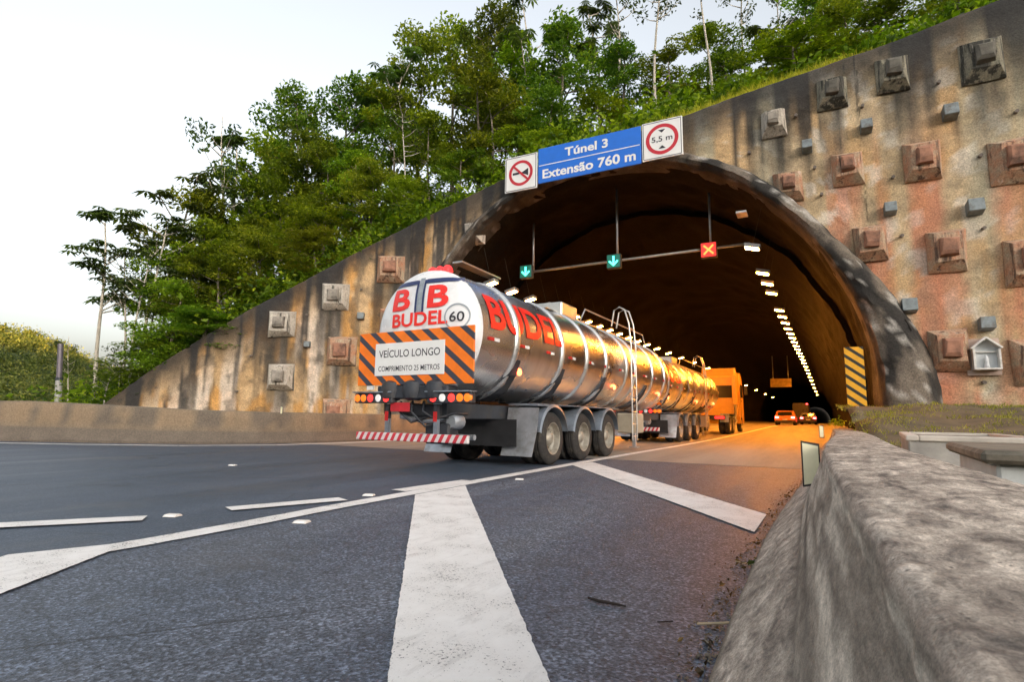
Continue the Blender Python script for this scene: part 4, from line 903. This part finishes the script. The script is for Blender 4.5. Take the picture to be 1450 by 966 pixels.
def make_tree(kind, seed):
    rnd = random.Random(seed); h = 10.0; tm = MB(); centers = []; cl = []
    lean = (rnd.uniform(-.8, .8), rnd.uniform(-.8, .8))
    def trunk_pt(t): return Vector((lean[0]*t*t + .12*math.sin(t*7+seed), lean[1]*t*t+.12*math.cos(t*6+seed), h*t))
    if kind in 'BDY':
        r0 = .17; top = .88; tm.tube([trunk_pt(t) for t in np.linspace(-.04, top, 9)], [lerp(r0, .03, t) for t in np.linspace(0, 1, 9)], 7)
        nb = 15 if kind == 'B' else 20; z0 = .22 if kind == 'B' else .12; spread = 2.5 if kind == 'B' else 2.3
        for i in range(nb):
            t = lerp(z0, .92, (i+rnd.random())/nb); a = rnd.uniform(0, 6.28); u = (t-z0)/(1-z0); rad = spread*(math.sin(math.pi*min(1, u*.85+.18))**.7)*rnd.uniform(.55, 1.15)
            p = trunk_pt(t); q = p+Vector((math.cos(a)*rad, math.sin(a)*rad, rnd.uniform(.2, 1.2))); mid = p.lerp(q, .5)+Vector((0, 0, rnd.uniform(-.1, .35))); tm.tube([p, mid, q], [.06*(1.1-t)+.02, .035, .012], 5)
            cl.append((q, rnd.uniform(.55, 1.1), rnd.uniform(.2, .8))); cl.append((mid+Vector((rnd.uniform(-.5, .5), rnd.uniform(-.5, .5), .3)), rnd.uniform(.4, .8), rnd.uniform(.1, .6)))
        cl.append((trunk_pt(.95), .8, .6)); per = 190 if kind == 'B' else 200; size = .28 if kind == 'B' else .25
    elif kind == 'C':
        tm.tube([trunk_pt(t) for t in np.linspace(-.04, .93, 9)], [lerp(.11, .035, t) for t in np.linspace(0, 1, 9)], 7)
        V = []; Fc = []; tint = []
        def palmate(P, s):
            k0 = rnd.uniform(0, 6.28); n_ = rnd.choice((7, 8, 9)); tn = rnd.random()
            for k in range(n_):
                a = k0+6.28*k/n_; d = Vector((math.cos(a), math.sin(a), -.35)); wv = Vector((-math.sin(a), math.cos(a), 0)); b = len(V); L = s*rnd.uniform(.8, 1.1)
                V.extend([P, P+d*L*.55+wv*L*.17+Vector((0, 0, .05*L)), P+d*L+Vector((0, 0, -.12*L)), P+d*L*.55-wv*L*.17+Vector((0, 0, .05*L))]); Fc.append((b, b+1, b+2, b+3)); tint.append(min(1, max(0, tn+rnd.uniform(-.2, .2))))
        for i in range(13):
            t = rnd.uniform(.45, .93) if i else .95; a = rnd.uniform(0, 6.28); rad = rnd.uniform(.7, 2.3)*(1.15-t*.4) if i else 0; p = trunk_pt(t); q = p+Vector((math.cos(a)*rad, math.sin(a)*rad, rad*rnd.uniform(.35, .9)+.2)); tm.tube([p, p.lerp(q, .5)+Vector((0, 0, -.12)), q], [.04, .03, .02], 5)
            for k in range(rnd.randint(7, 11)):
                b = rnd.uniform(0, 6.28); rr = rnd.uniform(.15, .6); e_ = q+Vector((math.cos(b)*rr, math.sin(b)*rr, rnd.uniform(-.15, .3))); tm.tube([q, e_], .008, 3); palmate(e_, rnd.uniform(.34, .52))
        me = bpy.data.meshes.new('crown'); me.from_pydata([tuple(v) for v in V], [], Fc); me.materials.append(LM['C']); at = me.attributes.new('tint', 'FLOAT', 'FACE'); at.data.foreach_set('value', tint)
    else:
        tm.tube([trunk_pt(t) for t in np.linspace(-.04, .96, 10)], [lerp(.105, .02, t) for t in np.linspace(0, 1, 10)], 8)
        for i in range(13):
            t = rnd.uniform(.55, .97); a = rnd.uniform(0, 6.28); rad = rnd.uniform(.5, 1.7)*(1.3-t*.6); p = trunk_pt(t); q = p+Vector((math.cos(a)*rad, math.sin(a)*rad, rad*rnd.uniform(.4, 1.0))); tm.tube([p, p.lerp(q, .5)+Vector((0, 0, -.08)), q], [.035, .02, .008], 5)
            if rnd.random() < .8: cl.append((q, rnd.uniform(.35, .65), rnd.uniform(.2, .7)))
        per = 75; size = .25
    if kind != 'C':
        C = []; sh = []
        for c, r, s in cl:
            n_ = int(per*(r/.8)**1.6); d = rng.normal(0, 1, (n_, 3)); d /= np.linalg.norm(d, axis=1)[:, None]; rad = r*rng.uniform(.25, 1.0, n_)[:, None]**.6; d = d*rad*np.array([1.15, 1.15, .75]); C.append(np.array(c)+d); sh.append(np.full(n_, .15+.6*s))
        me = leaf_mesh('crown', np.concatenate(C), size, LM[kind], .5, .35, np.concatenate(sh))
    e = empty('tree'); tm.build('trunk', m_pale if kind in 'SC' else m_bark, e, True); c = bpy.data.objects.new('crown', me); col.objects.link(c); c.parent = e
    return e
PROTO = {k: [make_tree(k, 100*i+ord(k)) for i in range(n)] for k, n in (('B', 4), ('D', 3), ('C', 3), ('S', 3), ('Y', 2))}
TREES = [('C',-32.4,15.6,11.5), ('S',-30.0,15.9,9.6), ('C',-31.9,18.7,15.4), ('B',-30.3,19.4,13.9), ('C',-32.0,22.3,18.8),
('B',-30.0,23.3,19.3), ('D',-30.5,25.9,24.2), ('D',-27.0,26.8,24.2), ('B',-24.8,23.2,17.6), ('B',-26.6,19.6,12.1),
('C',-24.9,28.7,26.8), ('B',-25.3,32.2,30.6), ('B',-23.8,34.6,34.0), ('D',-20.2,34.5,32.9), ('B',-19.7,26.4,19.8),
('B',-15.5,26.8,21.2), ('C',-16.2,33.2,32.1), ('D',-13.2,32.4,28.3), ('C',-11.6,35.2,31.4), ('S',-9.8,33.6,32.6),
('S',-6.1,27.8,27.6), ('S',-3.2,26.8,25.5), ('D',-8.8,30.8,24.0), ('B',-5.8,30.5,22.1), ('S',-2.1,32.9,28.8),
('D',-2.7,30.9,21.8), ('S',-0.3,36.0,29.6), ('B',-0.2,30.0,21.3), ('B',1.6,31.0,23.8), ('Y',2.8,27.9,20.3),
('S',5.0,31.6,26.0), ('D',7.3,30.3,22.2), ('Y',-26.8,15.7,7.0), ('D',-24.3,15.8,5.6), ('B',-23.2,20.5,11.9),
('Y',-21.0,22.8,14.8), ('D',-27.1,15.1,4.3), ('D',-11.7,26.6,19.1), ('B',-8.9,27.1,18.2), ('D',-16.1,24.1,15.4),
('S',-19.7,23.9,18.5), ('S',-30.7,20.6,19.6), ('Y',-21.3,19.6,10.1), ('B',8.4,31.9,24.5), ('B',-16.7,33.0,28.0),
('D',1.5,27.5,18.4), ('B',.3,25.5,17.6), ('D',3.6,25.2,18.2), ('B',-4.2,33,25.5), ('S',4.2,33,29), ('C',1.0,35,29.5), ('S',2.2,30,27.5), ('S',3.4,29,26), ('Y',-2.2,26.0,16.2), ('B',-13.4,25.6,17.2), ('Y',-18.6,22.6,13.4), ('S',-30.6,17.0,11.0), ('S',-31.4,16.2,10.2), ('C',-30.4,16.6,11.4), ('B',-30.2,17.5,9.6), ('B',-28.8,18.8,11.8), ('D',-27.4,17.2,9.0), ('B',-29.4,21.5,15.2), ('D',-28.0,24.5,19.5), ('B',-26.0,17.4,9.4), ('Y',-24.6,18.6,9.8), ('B',-23.0,23.6,16.6), ('B',-27.8,22.5,16.0), ('D',-22.4,26.5,20.5), ('B',-17.6,28.5,24.0), ('Y',-10.6,24.6,15.6), ('B',-24.9,27.4,23.2), ('D',-1.4,27.5,17.1)]
KN = {'B': ('broadleaf_tree', 'bushy green broadleaf tree'), 'D': ('dense_tree', 'dense dark-green tree'), 'C': ('umbrella_leaf_tree', 'slim umbrella-leaved tree'), 'S': ('slender_tree', 'slender pale-trunked tree'), 'Y': ('bright_tree', 'bright yellow-green tree')}
cnt = {}; used = set(); NTH = ['leftmost', 'second from left', 'third from left', 'fourth from left', 'fifth from left', 'sixth from left', 'seventh from left', 'eighth from left', 'ninth from left', 'tenth from left', 'eleventh from left', 'twelfth from left', 'thirteenth from left', 'fourteenth from left', 'fifteenth from left', 'sixteenth from left', 'seventeenth from left', 'eighteenth from left', 'nineteenth from left', 'twentieth from left', 'twenty-first from left', 'twenty-second from left', 'twenty-third from left', 'twenty-fourth from left', 'twenty-fifth from left', 'twenty-sixth from left', 'twenty-seventh from left', 'twenty-eighth from left', 'twenty-ninth from left', 'thirtieth from left', 'thirty-first from left']
for i, (k, x, y, zt) in enumerate(sorted(TREES, key=lambda q: math.atan2(q[1], q[2]))):
    n = cnt.get(k, 0); cnt[k] = n+1; pr = PROTO[k][n % len(PROTO[k])]
    if id(pr) in used: e = copy_tree(pr)
    else: used.add(id(pr)); e = pr
    zb = hillz(x, y)-.3; sc = (zt-zb)/(10.0 if k != 'B' else 10.2); wdt = min(max(sc, .75), 1.25) if k != 'S' else max(sc*.75, .8)
    e.location = (x, y, zb); e.scale = (wdt, wdt, sc); e.rotation_euler = (0, 0, random.uniform(0, 6.28)); e.name = KN[k][0]
    tag(e, '%s above the portal, %s of its kind' % (KN[k][1], NTH[n]), 'tree', 'trees on the slope above the tunnel')
# undergrowth and grass
C = []; sh = []
for _ in range(1500):
    if random.random() < .55:
        x = random.uniform(-15, 9); d = random.uniform(.5 if (x < -7.5 or x > 2.5) else 2.9, 15); X, Y = x, 20.45+d
    else:
        s = random.uniform(0, 17); d = random.uniform(.5, 15); q = AXY+WD*s-WN*d; X, Y = q.x, q.y
    z = hillz(X, Y); r = random.uniform(.5, 1.45 if X < -4 else .8); n_ = int(52*r); d3 = rng.normal(0, .5, (n_, 3))*np.array([r, r, r*.9]); C.append(np.array([X, Y, z+r*.6])+d3); sh.append(np.full(n_, random.uniform(.05, .75)))
me = leaf_mesh('undergrowth', np.concatenate(C), .30, LM['B'], .55, .3, np.concatenate(sh)); o = bpy.data.objects.new('undergrowth', me); col.objects.link(o); tag(o, 'leafy undergrowth covering the slope between the trees', 'undergrowth', None, 'stuff')
pts = []
for _ in range(11000):
    x = random.uniform(-8.5, 3.5); d = abs(random.gauss(0, 1.1))+.05; pts.append((x, 20.45+d, hillz(x, 20.45+d)-.02))
blades('slope_grass', pts, .42, leafmat('slope_grass', [(.20, .22, .015), (.42, .42, .03), (.58, .52, .06)], .35), 'bright yellow-green grass strip along the top of the portal wall', .45, .03)
pts = []
for _ in range(2600):
    s = random.uniform(.2, 14.5); d = abs(random.gauss(0, .5))+.1; q = AXY+WD*s-WN*d; pts.append((q.x, q.y, hillz(q.x, q.y)-.02))
blades('wing_grass', pts, .30, m_grass, 'thin grass along the top edge of the sloping wing wall', .5, .02)

# ------------------------------------------------------------ far hill on the left, shading mountain on the right
def far_ridge(az): return interp(az, [(-150, 34), (-110, 44), (-85, 36), (-76, 30), (-70.6, 25.5), (-69, 25.6), (-66.7, 20), (-64.7, 15.5), (-62.3, 13), (-58, 15), (-50, 22), (-40, 30)])
m_far = simple('far_forest_ground', (.055, .075, .022), .95, 0, .5, .08, .0, 4)
def farz(az, r):
    H = far_ridge(az); u = (r-110)/(235-110); k = max(0, u)**2.1 if r <= 235 else 1-.5*sstep(235, 420, r); return -.1 + H*(.10*min(1, u*3)*(1-k) + k) + (2.2*fbm(az*.25, r*.03, 4, 4) if r > 120 else 0)
mb = MB(); rows = []
for az in np.arange(-150, -39, 1.5): rows.append([(r*math.sin(R(az)), r*math.cos(R(az)), farz(az, r) if r > 100 else -.2) for r in (95, 110, 122, 135, 150, 165, 180, 195, 210, 222, 235, 250, 275, 320, 420)])
mb.v = [(p[0]*1.3, p[1]*1.3, p[2]*1.3) for p in mb.v] if mb.v else mb.v; rows = [[(p[0]*1.3, p[1]*1.3, p[2]*1.3-.1) for p in q] for q in rows]; mb.loft(rows, closed=False); tag(mb.build('far_hill', m_far, None, True), kind='structure')
C = []; sh = []
for _ in range(2800):
    az = random.uniform(-84, -55); r = 112+130*random.random()**.8; rr = random.uniform(.9, 2.2); n_ = 60
    d3 = rng.normal(0, .55, (n_, 3))*np.array([rr, rr, rr*.9]); C.append(np.array([r*math.sin(R(az)), r*math.cos(R(az)), farz(az, r)+rr*.6])+d3); sh.append(np.full(n_, random.uniform(.0, .9)))
me = leaf_mesh('far_forest', np.concatenate(C)*1.3, .8, LM['F'], .7, .2, np.concatenate(sh)); o = bpy.data.objects.new('far_forest', me); col.objects.link(o); tag(o, 'distant forest covering the far hill, its crest in golden sun', 'forest', None, 'stuff')
sa = Vector((math.sin(SUN_AZ), math.cos(SUN_AZ))); sb = Vector((-sa.y, sa.x)); mb = MB(); rows = []
for v in np.arange(-1300, 1301, 80):
    r = []
    for u in (150, 250, 350, 450, 550, 620, 700, 780, 900, 1100, 1400):
        p = sa*u+sb*float(v); r.append((p.x, p.y, -.15 + 133*sstep(150, 700, u)*(1-.3*sstep(760, 1400, u)) + (9*fbm(p.x*.01, p.y*.01, 9, 4) if 200 < u < 600 else 0)))
    rows.append(r)
mb.loft(rows, closed=False); tag(mb.build('mountain', m_far, None, True), kind='structure')

# ------------------------------------------------------------ left side: post, saplings
po = empty('roadside_post', (-30.6, 13.3, -.1), 0, 'slim grey roadside post standing behind the left barrier', 'post')
po.rotation_euler = (.036, -.07, 0)
MB().tube([(0, 0, 0), (0, 0, 2.55)], .135, 14).build('lower_shaft', simple('pale_concrete_post', (.42, .41, .39), .7, 0, .2, 3), po, True, 40); MB().tube([(0, 0, 2.5), (0, 0, 4.15)], .115, 14).build('upper_shaft', simple('dark_steel_post', (.16, .14, .16), .5, .3), po, True, 40); MB().tube([(0, 0, 2.42), (0, 0, 2.56)], .15, 14).build('collar', m_dk, po, True, 40)
for (x, y, zt, lab) in ((-33.6, 14.9, 5.0, 'thin sapling with a sparse leafy top just behind the grey post'), (-29.6, 15.3, 4.6, 'sparse drooping sapling left of the wing wall tip'), (-28.6, 14.2, 3.4, 'low sparse sapling at the tip of the wing wall')):
    e = copy_tree(PROTO['S'][0]); e.name = 'sapling'; e.location = (x, y, -.1); e.scale = (.5, .5, (zt+.1)/10); e.rotation_euler = (0, 0, random.uniform(0, 6)); tag(e, lab, 'sapling')
    if 'group' in e: del e['group']
# ------------------------------------------------------------ studs, debris
m_stud = simple('stud_white', (.75, .72, .68), .45, 0, .15, 20)
for (x, y, lab) in ((-4.93, 3.08, 'white raised road stud between the first and second lane dashes'), (-3.77, 3.46, 'white road stud right of the solid line near the left hatch'), (-4.40, 4.98, 'white road stud between the second and third lane dashes'), (-8.84, 6.5, 'lone white road stud out in the left lane'), (-3.73, 7.43, 'white road stud beside the solid line past the middle hatch')):
    e = empty('road_stud', (x, y, .004), R(20), lab, 'road stud', 'raised road studs')
    mb = MB(); mb.loft([[(-.06, -.05, 0), (.06, -.05, 0), (.06, .05, 0), (-.06, .05, 0)], [(-.055, -.03, .016), (.055, -.03, .016), (.055, .03, .016), (-.055, .03, .016)], [(-.045, -.018, .02), (.045, -.018, .02), (.045, .018, .02), (-.045, .018, .02)]], True, True); mb.build('stud_body', m_stud, e); MB().quad((-.045, -.048, .005), (.045, -.048, .005), (.043, -.037, .013), (-.043, -.037, .013)).build('reflector', simple('stud_glass', (.85, .84, .80), .15), e)
m_twig = simple('dark_twig', (.03, .022, .018), .9); m_straw = simple('pale_straw', (.48, .40, .26), .9)
def twig(pts, r, m, lab): o = MB().tube(pts, r, 6).build('twig', m); tag(o, lab, 'twig')
twig([(-1.0, 2.78, .012), (-.93, 2.75, .014), (-.86, 2.755, .012), (-.80, 2.75, .012)], [.006, .008, .007, .004], m_twig, 'dark curved twig lying on the asphalt between the hatch stripes')
twig([(-.43, 3.95, .012), (-.33, 3.90, .016), (-.22, 3.84, .03)], [.004, .005, .004], m_straw, 'pale straw stalk by the barrier foot beside green leaves')
twig([(-.46, 2.68, .012), (-.36, 2.72, .02), (-.30, 2.74, .03)], [.005, .006, .004], m_straw, 'short pale twig in the dirt at the barrier foot')
twig([(-.62, 2.62, .010), (-.56, 2.66, .012)], [.003, .003], m_twig, 'tiny dark twig right of the long twig on asphalt')
C = [(-.27+random.gauss(0, .04), 3.85+random.gauss(0, .06), .03+abs(random.gauss(0, .02))) for _ in range(26)]
me = leaf_mesh('weed', C, .07, LM['S'], .35, .1); o = bpy.data.objects.new('weed', me); col.objects.link(o); tag(o, 'small green weed growing at the foot of the right barrier', 'weed')
mb = MB()
for _ in range(900):
    y = 1.2+random.random()**1.5*9; x = -.33+bshift(y)-abs(random.gauss(0, .075)); s = random.uniform(.002, .008)*(1 if random.random() < .93 else 1.8)
    rot = Matrix.Rotation(random.uniform(0, 6), 3, Vector((random.random(), random.random(), random.random()+.1))); mb.box((x, y, .006+s*.2), (s*1.4, s, s*.8), 0, rot)
o = mb.build('gutter_gravel', simple('gravel', (.20, .17, .13), .9, 0, .5, 30)); tag(o, 'gravel and dirt collected along the foot of the right barrier', 'gravel', None, 'stuff')
C = [(-.36+bshift(y)-abs(random.gauss(0, .06)), y, .012+random.random()*.02) for y in [1.3+random.random()**1.4*7 for _ in range(150)]]
me = leaf_mesh('gutter_litter', C, .035, leafmat('dead_leaf', [(.03, .02, .012), (.12, .075, .03), (.30, .20, .07)], .1), .5, .0); o = bpy.data.objects.new('gutter_litter', me); col.objects.link(o); tag(o, 'dead leaves scattered along the barrier foot', 'leaf litter', None, 'stuff')
C = [(1.02+random.gauss(0, .10), 21.2+random.gauss(0, .2), .80+abs(random.gauss(0, .10))) for _ in range(60)]
me = leaf_mesh('weed', C, .16, LM['Y'], .4, -.2); o = bpy.data.objects.new('weed', me); col.objects.link(o); tag(o, 'green weed tuft at the far end of the right barrier', 'weed')
